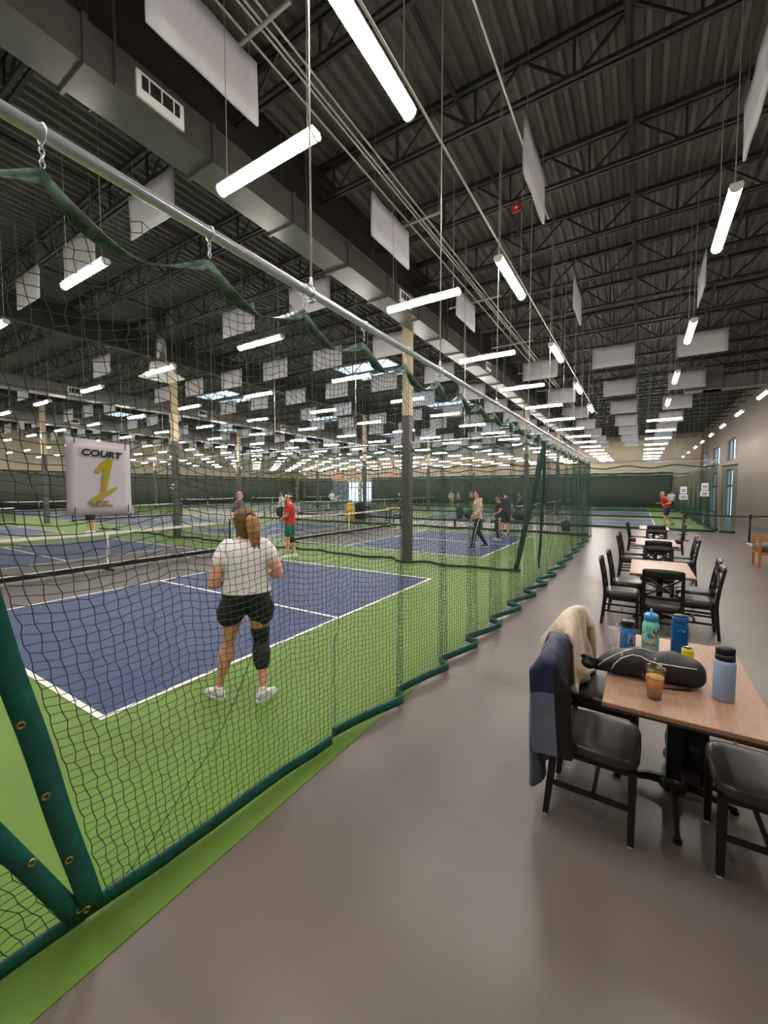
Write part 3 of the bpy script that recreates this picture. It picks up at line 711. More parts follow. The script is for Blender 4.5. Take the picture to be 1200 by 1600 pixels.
for dz, s, mm, dx, yy, nm_ in ((-.094, 'SPORT', INK, .0, -.0110, 'logo_top'), (-.106, 'PICKLEBALL', OLIVE, -.003, -.0110, 'logo_word')):
    flat(text_mesh(s, .0125, .0006, .3, xs=1.15), INK, nm_, dx, dz, sg, y=yy)
    flat(text_mesh(s, .0125, .0, .3, xs=1.15), OLIVE, nm_, dx+.0008, dz+.0008, sg, y=yy-.0006)
for u, v in ((-.085, .137), (.088, .122), (-.092, -.125), (.092, -.122)):
    obj('tie', MB().tube([(u, -.012, v-.012), (u+.004, -.004, v+.012), (u+.012, .01, v+.02)], .0016, 5), BLACK, sg)
# notices on the far net
for x, z, l in ((1.62, 1.70, 'two small white notices on the far net, left pair'), (2.36, 1.85, 'two white notices on the far net beside the loose edge')):
    t = thing('notice', l, 'sign', (x, 22.36, z-.3))
    for dz, w, h in ((.42, .24, .30), (.12, .30, .24)):
        s = obj('notice_sheet', MB().box((0, 0, dz), (w, .004, h)), PAPER, t)
        flat(MB().box((0, .02, 0), (w*.7, .035, .002)).box((0, -.05, 0), (w*.6, .035, .002)), INK, 'printed_line', 0, dz, s, y=-.004)
# ------------------------------------------------------------------ tables
def make_table(label, loc):
    t = thing('dining_table', label, 'table', loc, 0, 'tables in a line down the aisle')
    W, L = .70, 1.24
    obj('tabletop', MB().box((0, 0, .738), (W, L, .024)), WOODT, t, bevel=.004)
    obj('edge_band', MB().box((0, 0, .722), (W+.004, L+.004, .012)), EDGE, t)
    obj('column', MB().box((0, 0, .37), (.075, .075, .68)), BLACK, t, bevel=.006)
    obj('top_plate', MB().box((0, 0, .705), (.34, .5, .018)).box((0, 0, .69), (.06, .6, .03)), BLACK, t)
    obj('hub', MB().lathe([(.03, .115), (.06, .10), (.075, .05), (.06, .03)], n=16), BLACK, t, smooth=True)
    for k in range(4):
        a = PI/2*k+PI/2; r = .42 if k % 2 == 0 else .30
        d = Vector((math.cos(a), math.sin(a), 0)); q = Vector((-math.sin(a), math.cos(a), 0)); rings = []
        for s, z, w, h in ((.03, .075, .034, .05), (.12, .07, .032, .045), (r*.7, .045, .026, .034), (r-.03, .03, .022, .026), (r, .028, .03, .02)):
            rings.append([d*s+q*(w*.5*cx)+Vector((0, 0, z+h*.5*cz)) for cx, cz in ((-1, -1), (1, -1), (.8, 1), (-.8, 1))])
        lg = obj('base_leg', MB().rings(rings), BLACK, t, smooth=False)
        obj('glide', MB().lathe([(.022, .0), (.022, .018)], (*(d*(r-.01))[:2], 0), 10), BLACK, lg)
    return t
TABS = [((.215, 2.94, 0), 'brown table with bottles and a black bag, nearest'), ((.265, 6.83, 0), 'bare table behind the one with the bottles'), ((.30, 10.15, 0), 'bare table, third from the camera'), ((.36, 14.0, 0), 'bare table farthest from the camera')]
for l, s in TABS: make_table(s, l)
# ------------------------------------------------------------------ chairs (faces local +y)
def make_chair():
    t = thing('dining_chair', 'x', 'chair', (0, 0, 0), 0, 'black chairs around the tables')
    s_ = MB(); w = .205
    prof = [(.40, .97), (.42, 1.0), (.445, 1.0), (.462, .97), (.47, .86), (.472, .6)]
    def rr(z, f, n=24):
        out = []
        for k in range(n):
            a = 2*PI*k/n; c, s = math.cos(a), math.sin(a); e = .42
            x = math.copysign(abs(c)**e, c)*.215*f; y = math.copysign(abs(s)**e, s)*.21*f
            out.append(Vector((x*(1+.06*(y/.21)), y, z)))
        return out
    s_.rings([rr(z, f) for z, f in prof]); obj('seat', s_, VINYL, t, smooth=True)
    obj('seat_frame', MB().box((0, .175, .392), (.36, .025, .035)).box((0, -.175, .392), (.36, .025, .035)).box((-.185, 0, .392), (.025, .37, .035)).box((.185, 0, .392), (.025, .37, .035)), BLACK, t)
    for s in (-1, 1):
        rings = [[Vector((s*.188+dx*h, .178+dy*h, z)) for dx, dy in ((-1, -1), (1, -1), (1, 1), (-1, 1))] for z, h in ((.012, .015), (.40, .019))]
        lg = obj('front_leg', MB().rings(rings), BLACK, t); obj('glide', MB().lathe([(.015, 0), (.016, .014)], (s*.188, .178, 0), 8), RUBBER, lg)
        pth = [(-.235, .012, .015), (-.215, .20, .017), (-.195, .40, .02)]
        lg = obj('rear_leg', MB().rings([[Vector((s*.19+dx*h, y+dy*h, z)) for dx, dy in ((-1, -1), (1, -1), (1, 1), (-1, 1))] for y, z, h in pth]), BLACK, t); obj('glide', MB().lathe([(.015, 0), (.016, .014)], (s*.19, -.235, 0), 8), RUBBER, lg)
        pth = [(-.195, .38, .02), (-.20, .50, .019), (-.225, .68, .017), (-.265, .885, .015)]
        obj('back_post', MB().rings([[Vector((s*.19+dx*h*1.1, y+dy*h, z)) for dx, dy in ((-1, -1), (1, -1), (1, 1), (-1, 1))] for y, z, h in pth]), BLACK, t)
        obj('side_stretcher', MB().bar((s*.189, .17, .20), (s*.19, -.205, .20), .018, .024), BLACK, t)
    yb = lambda z: float(np.interp(z, (.38, .5, .68, .885), (-.195, -.20, -.225, -.265)))
    tr = []
    for z in (.80, .845, .895): tr.append([(-.19+.38*i/10, yb(z)-.022*math.sin(PI*i/10), z+(.012*math.sin(PI*i/10) if z > .88 else 0)) for i in range(11)])
    obj('top_rail', MB().sheet(tr), BLACK, t, smooth=True, solid=.022)
    obj('lower_rail', MB().bar((-.18, yb(.55), .55), (.18, yb(.55), .55), .02, .035), BLACK, t)
    for s in (-1, 1):
        pts = [(s*(-.18+.36*i/8), yb(.565+.235*i/8)-.014*math.sin(PI*i/8)+s*.004, .565+.235*i/8) for i in range(9)]
        obj('cross_slat', MB().tube(pts, .012, 6), BLACK, t, smooth=True)
        pts = [(s*(-.18+.36*i/8), yb(.60+.10*i/8)-.012*math.sin(PI*i/8)-s*.004, .585+.14*i/8) for i in range(9)]
        obj('cross_slat', MB().tube(pts, .008, 6), BLACK, t, smooth=True)
    obj('front_stretcher', MB().bar((-.18, .0, .20), (.18, .0, .20), .018, .022), BLACK, t)
    return t
E_, W_, N_, S_ = -PI/2, PI/2, 0.0, PI      # facing +x, -x, +y, -y
CH = [(-.165, 2.56, E_, 'black chair with the navy and grey jacket over its back'), (-.165, 3.16, E_, 'black chair with the cream fleece coat over its back'),
      (.545, 2.60, W_, 'black chair cut by the right edge, nearest the camera'), (.56, 3.22, W_, 'black chair on the right of the bottle table, hidden behind the tabletop'),
      (-.17, 6.42, E_, 'left chair of the second table, nearer one with its seat in full view'), (-.12, 7.12, E_, 'left chair of the second table, farther one'),
      (.27, 5.98, N_, 'chair with its crossed back to the camera at the second table'), (.62, 6.42, W_, 'right chair of the second table, nearer one'), (.66, 6.98, W_, 'right chair of the second table, farther one'),
      (.28, 7.83, S_, 'chair at the far end of the second table facing the camera'),
      (-.10, 9.75, E_, 'left chair of the third table, nearer one'), (-.10, 10.45, E_, 'left chair of the third table, farther one'), (.31, 9.22, N_, 'chair with its back to the camera at the third table'),
      (.70, 9.7, W_, 'right chair of the third table, nearer one'), (.72, 10.3, W_, 'right chair of the third table, farther one'), (.34, 11.15, S_, 'chair at the far end of the third table'),
      (-.04, 13.6, E_, 'left chair of the last table, nearer one'), (-.02, 14.3, E_, 'left chair of the last table, farther one'), (.38, 13.05, N_, 'chair with its back to the camera at the last table'), (.80, 13.7, W_, 'right chair of the last table')]
proto = None
for x, y, r, l in CH:
    r += random.uniform(-.06, .06)
    if proto is None: proto = make_chair(); proto.location = (x, y, 0); proto.rotation_euler = (0, 0, r); proto['label'] = l
    else: copy_tree(proto, (x, y, 0), r, l)

# ------------------------------------------------------------------ things on the near table
ZT = .7502
def bottle(name, label, x, y, parts, cat='bottle', rz=0):
    t = thing(name, label, cat, (x, y, ZT), rz)
    for n, prof, m in parts: obj(n, MB().lathe(prof, n=28), m, t, smooth=True)
    return t
def decal(t, name, pts, r, z0, m, ang0, sc, dz=0.0, lift=.0012):
    """flat print wrapped round a bottle: pts in metres, angle ang0 faces outwards"""
    mb = MB(); mb.add([((r+lift)*math.cos(ang0+u/r), (r+lift)*math.sin(ang0+u/r), z0+v) for u, v in pts], [tuple(range(len(pts)))])
    return obj(name, mb, m, t)
def disc(cx, cz, rx, rz, n=18): return [(cx+rx*math.cos(2*PI*k/n), cz+rz*math.sin(2*PI*k/n)) for k in range(n)]
def col_(n, c, **k): return mat(n, c, k.pop('rough', .35), var=k.pop('var', .03), **k)
FACE = math.radians(-93)     # towards the camera
BLKP = col_('black plastic', (20, 20, 22)); 
# short blue bottle with black lid and stickers
t = bottle('water_bottle', 'short blue bottle with black looped lid and stickers', -.045, 3.20, [
    ('body', [(.001, 0), (.044, 0), (.047, .004), (.047, .115), (.043, .135), (.035, .148), (.034, .155)], col_('sky blue enamel', (42, 122, 190))),
    ('lid', [(.036, .150), (.039, .152), (.040, .188), (.037, .194), (.001, .194)], BLKP)])
obj('carry_loop', MB().torus((0, 0, .175), .043, .005, ((Vector((1, 0, 0))), Vector((0, -.85, -.4)), Vector((0, .4, -.85))), 20, 6), BLKP, t, smooth=True)
RED = col_('sticker red', (176, 52, 52)); WHT = col_('sticker white', (232, 226, 226)); VIO = col_('sticker violet', (128, 144, 214)); DKB = col_('sticker dark', (40, 40, 60))
decal(t, 'sticker', [(-.033, .035), (.012, .068), (-.033, .108)], .047, .02, WHT, FACE, 1, lift=.0008)
decal(t, 'sticker', [(-.031, .042), (.007, .068), (-.031, .100)], .047, .02, RED, FACE, 1, lift=.0014)
decal(t, 'sticker', disc(.018, .088, .018, .018), .047, .02, VIO, FACE, 1)
decal(t, 'sticker', [(.006, .022), (.044, .022), (.044, .072), (.010, .062)], .047, .03, WHT, FACE, 1, lift=.0016)
decal(t, 'sticker', [(.014, .028), (.038, .028), (.036, .042), (.016, .040)], .047, .035, DKB, FACE, 1, lift=.002)
decal(t, 'sticker', [(.014, .05), (.04, .052), (.04, .058), (.014, .056)], .047, .032, RED, FACE, 1, lift=.002)
# tall mint bottle with blue loop lid
t = bottle('water_bottle', 'tall mint green bottle covered in stickers with a blue loop lid', .085, 3.20, [
    ('body', [(.001, 0), (.046, 0), (.049, .005), (.049, .180), (.046, .198), (.037, .215), (.036, .222)], col_('mint enamel', (118, 206, 190))),
    ('lid', [(.038, .215), (.041, .217), (.041, .252), (.036, .260), (.001, .262)], col_('bright blue plastic', (50, 150, 205)))])
obj('carry_loop', MB().torus((0, 0, .258), .034, .0055, 'x', 20, 8, 1, .95), _M['bright blue plastic'], t, smooth=True)
CRM = col_('sticker cream', (222, 208, 178)); NVY = col_('sticker navy', (40, 52, 88)); PNK = col_('sticker magenta', (170, 70, 150)); OLV = col_('sticker olive', (96, 110, 70)); BLS = col_('sticker blue', (70, 130, 180)); ORG = col_('sticker coral', (205, 80, 80))
decal(t, 'sticker', disc(-.004, .105, .040, .040), .049, .018, NVY, FACE, 1, lift=.0008)
decal(t, 'sticker', disc(-.006, .100, .037, .036), .049, .018, CRM, FACE, 1, lift=.0014)
decal(t, 'sticker', disc(-.002, .107, .015, .017), .049, .018, BLS, FACE, 1, lift=.002)
decal(t, 'sticker', disc(.016, .100, .011, .010), .049, .018, ORG, FACE, 1, lift=.0026)
decal(t, 'sticker', disc(.038, .158, .022, .026), .049, 0, NVY, FACE, 1, lift=.0008)
decal(t, 'sticker', disc(.040, .150, .012, .014), .049, 0, PNK, FACE, 1, lift=.0014)
decal(t, 'sticker', [(-.026, .170), (.000, .168), (.002, .178), (-.022, .182)], .049, 0, OLV, FACE, 1)
me = text_mesh('NASA', .034, .0007)
for v in me.vertices:
    a = FACE+(v.co.x-.004)/.049; z = .066+v.co.y; v.co = ((.0506)*math.cos(a), .0506*math.sin(a), z)
obj('printed_word', me, col_('print red', (190, 50, 50)), t)
# translucent blue bottle
BLUET = mat('translucent blue plastic', (18, 110, 190), .12, var=0, trans=.55, spec=.5)
t = bottle('water_bottle', 'tall translucent blue bottle at the far table edge', .245, 3.26, [
    ('body', [(.001, 0), (.044, .002), (.048, .010), (.047, .035), (.048, .06), (.048, .19), (.044, .205), (.041, .212), (.041, .222)], BLUET),
    ('water', [(.001, .006), (.042, .006), (.044, .02), (.044, .15), (.001, .152)], mat('blue tinted water', (14, 92, 160), .1, var=0, trans=.3)),
    ('lid', [(.043, .214), (.045, .216), (.045, .246), (.041, .254), (.001, .254)], BLUET),
    ('lid_top', [(.036, .255), (.036, .262), (.001, .263)], BLKP)])
obj('tether', MB().torus((.052, 0, .246), .018, .003, 'y', 16, 6), BLKP, t, smooth=True)
decal(t, 'printed_mark', [(-.012, .160), (.026, .162), (.030, .172), (.004, .178), (-.010, .170)], .048, 0, col_('pale blue print', (150, 196, 226)), FACE, 1)
# yellow can
t = bottle('drink_can', 'yellow drink can half hidden behind the black bag', .275, 3.08, [
    ('can_body', [(.001, .0), (.025, .0), (.031, .008), (.031, .098), (.026, .11)], col_('yellow can print', (214, 196, 40))),
    ('can_top', [(.027, .109), (.0265, .113), (.024, .110), (.001, .110)], mat('can aluminium', (190, 190, 185), .3, .9, var=0))])
obj('pull_tab', MB().box((0, .003, .1125), (.012, .022, .002)), _M['can aluminium'], t, bevel=.003)
# pale blue steel bottle
t = bottle('water_bottle', 'pale blue steel bottle with black spout lid on the right', .395, 2.68, [
    ('body', [(.001, 0), (.043, 0), (.046, .004), (.0465, .19), (.044, .202), (.040, .21)], mat('pale blue powder coat', (150, 176, 212), .5, var=.02)),
    ('collar', [(.040, .205), (.042, .208), (.042, .232), (.036, .238), (.001, .238)], BLKP)])
obj('spout_cap', MB().lathe([(.034, .236), (.036, .262), (.030, .274), (.001, .275)], (-.006, 0, 0), 20), BLKP, t, smooth=True)
obj('carry_handle', MB().box((.026, 0, .250), (.026, .03, .035)).box((.034, 0, .268), (.012, .034, .012)), BLKP, t, bevel=.005)
decal(t, 'printed_mark', [(-.012, .128), (.018, .128), (.018, .134), (-.012, .134)], .0465, 0, col_('faint grey print', (128, 150, 182)), FACE, 1)
# pint glass of orange beer
GLS = pane_mat('clear glass', (.86, .88, .88), .16)
t = bottle('beer_glass', 'pint glass holding orange beer in front of the bag', .092, 2.50, [
    ('glass', [(.001, 0), (.029, 0), (.030, .006), (.040, .118), (.0425, .148), (.0405, .148), (.0385, .118), (.0285, .014), (.001, .014)], GLS),
    ('beer', [(.001, .0145), (.0283, .0148), (.0365, .098), (.001, .0985)], mat('orange beer', (250, 140, 4), .25, var=.04, emit=None)),
    ('foam', [(.0365, .0985), (.0366, .104), (.001, .105)], mat('pale foam', (244, 190, 90), .7, var=.1, scale=60))])
t.scale = (1.12, 1.12, 1.12)
# clear plastic cup
t = bottle('plastic_cup', 'clear plastic cup behind the fleece coat', -.13, 3.24, [
    ('cup', [(.001, 0), (.026, 0), (.036, .115), (.038, .118), (.035, .116), (.0245, .004), (.001, .004)], veil('frosted clear plastic', (235, 232, 230), .35))])
obj('straw', MB().tube([(-.01, .0, .01), (.02, .01, .15)], .003, 6), WHT, t)
# black sling bag
BAGM = mat('black bag nylon', (36, 34, 35), .55, var=.2, scale=6, bump=.35, bscale=9); PIPE = mat('white zip piping', (220, 216, 208), .5, var=.05)
bag = thing('sling_bag', 'black padded racket bag with white piping lying on the table', 'bag', (.05, 2.76, ZT), math.radians(6))
secs = [(-.255, .028, .028, .030), (-.235, .045, .042, .042), (-.19, .062, .062, .058), (-.12, .082, .082, .072), (-.03, .092, .092, .080), (.07, .094, .092, .080), (.16, .094, .092, .080), (.235, .088, .085, .076), (.268, .062, .06, .070), (.278, .03, .03, .068)]
def bagpt(x, a, lift=0.0):
    xs = [s[0] for s in secs]; cz = np.interp(x, xs, [s[3] for s in secs]); ry = np.interp(x, xs, [s[1] for s in secs])+lift; rz = np.interp(x, xs, [s[2] for s in secs])*.86+lift
    c, s = math.cos(a), math.sin(a); e = .8
    y = math.copysign(abs(c)**e, c)*ry; z = cz+math.copysign(abs(s)**e, s)*rz*(1.0 if s > 0 else .98)
    sag = -.012*math.exp(-((x-.03)/.05)**2)*max(0, s)+.006*math.sin(x*40+a*2)*max(0, s)
    return Vector((x, y+.03*math.cos(x*6)-.02, max(.002, z+sag)))
b = MB(); b.rings([[bagpt(x, 2*PI*k/26) for k in range(26)] for x in np.linspace(-.255, .275, 30)]); obj('body', b, BAGM, bag, smooth=True)
def piping(path, r=.0032, name='piping', m=PIPE): return obj(name, MB().tube([bagpt(x, a, .002) for x, a in path], r, 6), m, bag, smooth=True)
piping([(-.17, 3.4), (-.155, 3.0), (-.12, 2.6), (-.07, 2.35), (-.03, 2.35), (.01, 2.55), (.05, 2.7), (.1, 2.7), (.17, 2.65), (.225, 2.6)])
piping([(-.238, 3.0), (-.20, 2.5), (-.15, 2.05), (-.09, 1.75), (-.02, 1.55), (.05, 1.5)])
for x, a in ((-.12, 2.3), (.04, 2.4)):
    p = bagpt(x, a, .006); obj('zip_pull', MB().box(p, (.008, .006, .022), (.3, 0, .2)), PIPE, bag, bevel=.002)
obj('end_strap', MB().tube([bagpt(-.235, 2.4, .0), (-.27, -.045, .075), (-.31, -.03, .085), (-.325, -.01, .07), (-.29, .0, .05)], .010, 8), BAGM, bag, smooth=True)
obj('end_pocket', MB().ell((-.285, -.01, .036), (.045, .05, .034)), BAGM, bag, smooth=True)
obj('shoulder_strap', MB().tube([bagpt(-.02, 3.3, .004), (-.02, -.105, .05), (.0, -.125, .02), (.06, -.128, .008), (.12, -.115, .006), (.2, -.10, .01)], .006, 6), BAGM, bag, smooth=True)
# black bag standing under the table
ub = thing('backpack', 'black bag on the floor behind the table pedestal', 'bag', (.31, 3.28, 0), .3)
obj('body', fuse(MB().ell((0, 0, .17), (.13, .10, .17)).ell((0, -.06, .12), (.10, .06, .11)).ell((0, .0, .06), (.14, .11, .06)), .012, 6), BAGM, ub)
obj('grab_handle', MB().torus((0, .02, .33), .035, .008, 'y', 14, 6), BAGM, ub, smooth=True)
obj('front_pocket', MB().ell((0, -.085, .12), (.085, .04, .09)), BAGM, ub, smooth=True)

# ------------------------------------------------------------------ jackets over chair backs
NAVY = mat('navy jacket nylon', (38, 46, 78), .55, var=.12, scale=5, bump=.3, bscale=10); GREYJ = mat('slate fleece', (104, 110, 128), .8, var=.1, scale=9, bump=.35, bscale=30)
DARKJ = mat('black jacket lining', (20, 20, 24), .6, var=.1); CREAM = mat('cream sherpa fleece', (222, 204, 184), .95, var=.08, scale=18, bump=.6, bscale=70)
def drape(path, y0, y1, fold, seed, spread=0.0, n=16):
    """cloth hung over a chair back: path is (x, z) from the seat side over the top and down outside"""
    q = random.Random(seed); ph = [q.uniform(0, 6) for _ in range(4)]; P = []
    m = len(path)
    for i, (x, z) in enumerate(path):
        t = i/(m-1); row = []
        for j in range(n+1):
            v = j/n; out = abs(t-.45)*2
            yy = y0+(y1-y0)*v+(v-.5)*spread*max(0, t-.4)+.012*math.sin(7*t+ph[0])
            f = fold*(.25+.75*out)*(math.sin(v*11+ph[1]+t*2)+.5*math.sin(v*23+ph[2]))
            row.append(Vector((x+f, yy, z-.035*abs(v-.5)*(1-out)-.05*max(0, t-.8)*math.sin(v*9+ph[3])*4)))
        P.append(row)
    return P
def smoothpath(pts, k=4):
    out = []
    for i in range(len(pts)-1):
        for s in range(k): t = s/k; out.append((pts[i][0]*(1-t)+pts[i+1][0]*t, pts[i][1]*(1-t)+pts[i+1][1]*t))
    return out+[pts[-1]]
def folds(prof, O, seed, amp=.10, n=44, k1=7, k2=12):
    """hanging cloth as a folded bag of fabric: (cx, cy, z, rx, ry)"""
    q = random.Random(seed); p1, p2 = q.uniform(0, 6), q.uniform(0, 6); rings = []
    zs = [p[2] for p in prof][::-1]
    for z in np.linspace(prof[0][2], prof[-1][2], 26):
        g = [float(np.interp(z, zs, [p[c] for p in prof][::-1])) for c in (0, 1, 3, 4)]
        t = (prof[0][2]-z)/(prof[0][2]-prof[-1][2]); ring = []
        for k in range(n):
            a = 2*PI*k/n; f = 1+amp*(.2+.8*t)*(math.sin(k1*a+p1+2.2*t)+.55*math.sin(k2*a+p2-1.4*t))
            ring.append(Vector((g[0]+g[2]*f*math.cos(a), g[1]+g[3]*f*math.sin(a), z+.02*t*math.sin(3*a+p2)))-O)
        rings.append(ring)
    return MB().rings(rings)
def drape_cloth(cx, cy, top, w, front, back, sleeve, seed, frames=70, solids=(), step=.024, turn=0.0, shift=0.0, bump=.0):
    """a T-shaped garment dropped over a chair back (a slab at x=cx, spanning y=cy+-.21) and left to settle"""
    import random as _r
    q = _r.Random(seed)
    nu = int((front+back)/step); L = front+back
    V = {}; verts = []; faces = []; region = []
    def inside(u, v):                     # u along the drape (0 = front hem), v across
        return abs(v) <= w/2 or (abs(u-front-.02) < .10 and abs(v) <= w/2+sleeve)
    nv = int((w+2*sleeve)/step)
    def vid(i, j):
        if (i, j) not in V:
            u = L*i/nu-front; v = (w+2*sleeve)*(j/nv-.5)
            x = -u; y = v; c, s = math.cos(turn), math.sin(turn)
            V[(i, j)] = len(verts); verts.append((cx+shift+x*c-y*s, cy+x*s+y*c, top+.03+bump*math.cos(min(1.5, abs(y)*6.5))+.006*q.random()))
        return V[(i, j)]
    for i in range(nu):
        for j in range(nv):
            u = L*(i+.5)/nu; v = (w+2*sleeve)*((j+.5)/nv-.5)
            if inside(u, v): faces.append((vid(i, j), vid(i+1, j), vid(i+1, j+1), vid(i, j+1))); region.append((u-front, v))
    m = bpy.data.meshes.new('cloth'); m.from_pydata(verts, [], faces); o = bpy.data.objects.new('cloth', m); _tmp.collection.objects.link(o)
    vg = o.vertex_groups.new(name='pin'); kx = {k: i for k, i in V.items()}
    vg.add([n for (i, j), n in V.items() if abs(L*i/nu-front) < .03 and abs((w+2*sleeve)*(j/nv-.5)) < .19], 1.0, 'REPLACE')
    cols = []
    def solid(c, d):
        x, y, z = [k/2 for k in d]; pts = [(c[0]+sx*x, c[1]+sy*y, c[2]+sz*z) for sz in (-1, 1) for sy in (-1, 1) for sx in (-1, 1)]
        me = bpy.data.meshes.new('col'); me.from_pydata(pts, [], [(0, 2, 3, 1), (4, 5, 7, 6), (0, 1, 5, 4), (2, 6, 7, 3), (0, 4, 6, 2), (1, 3, 7, 5)])
        b = bpy.data.objects.new('col', me); _tmp.collection.objects.link(b); b.modifiers.new('c', 'COLLISION'); b.collision.thickness_outer = .012; b.collision.cloth_friction = 40; cols.append(b)
    solid((cx, cy, top/2+.22), (.05, .42, top-.46)); 
    for c, d in solids: solid(c, d)
    cm = o.modifiers.new('cloth', 'CLOTH'); st = cm.settings; st.quality = 6; st.mass = .35; st.tension_stiffness = 12; st.compression_stiffness = 12; st.shear_stiffness = 4; st.bending_stiffness = 1.2; st.air_damping = 1.5; st.vertex_group_mass = 'pin'
    cm.collision_settings.distance_min = .010; cm.collision_settings.collision_quality = 3; cm.collision_settings.use_self_collision = True; cm.collision_settings.self_distance_min = .010
    cm.point_cache.frame_start = 1; cm.point_cache.frame_end = frames+1
    for f in range(1, frames+1): _tmp.frame_set(f)
    vl = _tmp.view_layers[0]; vl.update(); dg = vl.depsgraph
    out = bpy.data.meshes.new_from_object(o.evaluated_get(dg), depsgraph=dg)
    out['n'] = len(faces)
    bpy.data.objects.remove(o)
    for b in cols: bpy.data.objects.remove(b)
    out.materials.clear(); out.polygons.foreach_set('use_smooth', [True]*len(out.polygons))
    return out, region

def hang(t, O, me, region, pick, mats, th):
    for m_ in mats: me.materials.append(m_)
    for p, (u, v) in zip(me.polygons, region): p.material_index = pick(u, v)
    me.transform(Matrix.Translation(-O))
    o = link('shell', me, t)
    d = o.modifiers.new('sub', 'SUBSURF'); d.levels = 1; d.render_levels = 1
    d = o.modifiers.new('solid', 'SOLIDIFY'); d.thickness = th; d.offset = 0
    return o
SEATS = [((-.165, 2.56, .24), (.43, .44, .48)), ((-.165, 3.16, .24), (.43, .44, .48)), ((.215, 2.94, .735), (.70, 1.24, .03))]
jk = thing('jacket', 'navy and slate grey jacket hung over the nearest chair back', 'jacket', (-.41, 2.56, .9)); O = Vector((-.41, 2.56, .9))
me, rg = drape_cloth(-.405, 2.56, .895, .50, .40, .80, .50, 4, 56, SEATS, .026, .12, -.01, .02)
hang(jk, O, me, rg, lambda u, v: 1 if u > .24 or (abs(v) > .40 and u > -.02) else (2 if u < -.10 or (u < -.02 and abs(v) > .22) else 0), (NAVY, GREYJ, DARKJ), .014)
ct = thing('coat', 'cream fleece coat hung over the second chair back', 'coat', (-.40, 3.16, .9)); O = Vector((-.40, 3.16, .9))
me, rg = drape_cloth(-.405, 3.16, .905, .54, .52, .60, .46, 9, 56, SEATS, .028, -.28, .02, .045)
hang(ct, O, me, rg, lambda u, v: 0, (CREAM,), .03)
# ------------------------------------------------------------------ lounge chair, stanchions
ac = thing('lounge_chair', 'orange oak armchair with grey cushions by the right edge', 'armchair', (2.70, 13.0, 0), PI/2); ac.scale = (1.1, 1.1, 1.15)
for sx in (-1, 1):
    for y, h in ((.27, .56), (-.27, .62)):
        obj('leg', MB().rings([[Vector((sx*.28+dx*r, y+dy*r, z)) for dx, dy in ((-1, -1), (1, -1), (1, 1), (-1, 1))] for z, r in ((0, .018), (.3, .026), (h, .022))]), OAK, ac)
    obj('armrest', MB().box((sx*.28, 0, .585), (.065, .66, .03), (.06, 0, 0)), OAK, ac, bevel=.01)
    obj('side_rail', MB().box((sx*.28, 0, .30), (.03, .56, .06)), OAK, ac)
obj('front_rail', MB().box((0, .27, .30), (.56, .03, .06)), OAK, ac); obj('back_rail', MB().box((0, -.27, .30), (.56, .03, .06)), OAK, ac)
obj('seat_cushion', MB().box((0, .02, .38), (.52, .56, .13)), GREYF, ac, bevel=.035, seg=4)
obj('back_cushion', MB().box((0, -.25, .62), (.52, .13, .46), (.2, 0, 0)), GREYF, ac, bevel=.035, seg=4)
rg = tag(obj('floor_mat', MB().box((0, 0, .006), (1.6, 2.4, .01)), mat('light grey mat', (168, 162, 156), .9, var=.1, scale=20), None, loc=(3.9, 17.3, 0)), 'pale grey floor mat by the right wall', 'mat')
def stanchion(x, y, label, h=.98):
    t = thing('stanchion', label, 'stanchion', (x, y, 0))
    obj('base', MB().lathe([(.17, 0), (.175, .01), (.16, .022), (.05, .035), (.03, .05)], n=24), BLACK, t, smooth=True)
    obj('post', MB().lathe([(.032, .03), (.032, h-.14)], n=16), BLACK, t, smooth=True)
    obj('belt_head', MB().lathe([(.042, h-.14), (.046, h-.13), (.046, h-.02), (.03, h)], n=16), BLACK, t, smooth=True)
    return t
ST = [(3.25, 18.7), (1.52, 20.6), (1.62, 21.9), (1.38, 18.2)]
for (x, y), l in zip(ST, ('black belt stanchion near the right wall', 'black belt stanchion before the far net, middle one', 'black belt stanchion closest to the far net', 'black belt stanchion behind the last table')): stanchion(x, y, l)
def belt(a, b, label, z=.9):
    pts = [Vector((a[0]+(b[0]-a[0])*i/8, a[1]+(b[1]-a[1])*i/8, z-.05*math.sin(PI*i/8)-.025)) for i in range(9)]
    o = obj('barrier_belt', MB().sheet([pts, [p+Vector((0, 0, .05)) for p in pts]]), BLACK, None, solid=.003); tag(o, label, 'belt'); return o
belt((1.57, 20.57), (3.2, 18.75), 'black belt stretched from the middle stanchion to the right wall one')
belt((3.3, 18.73), (4.98, 22.4), 'black belt running from the stanchion to the right wall')
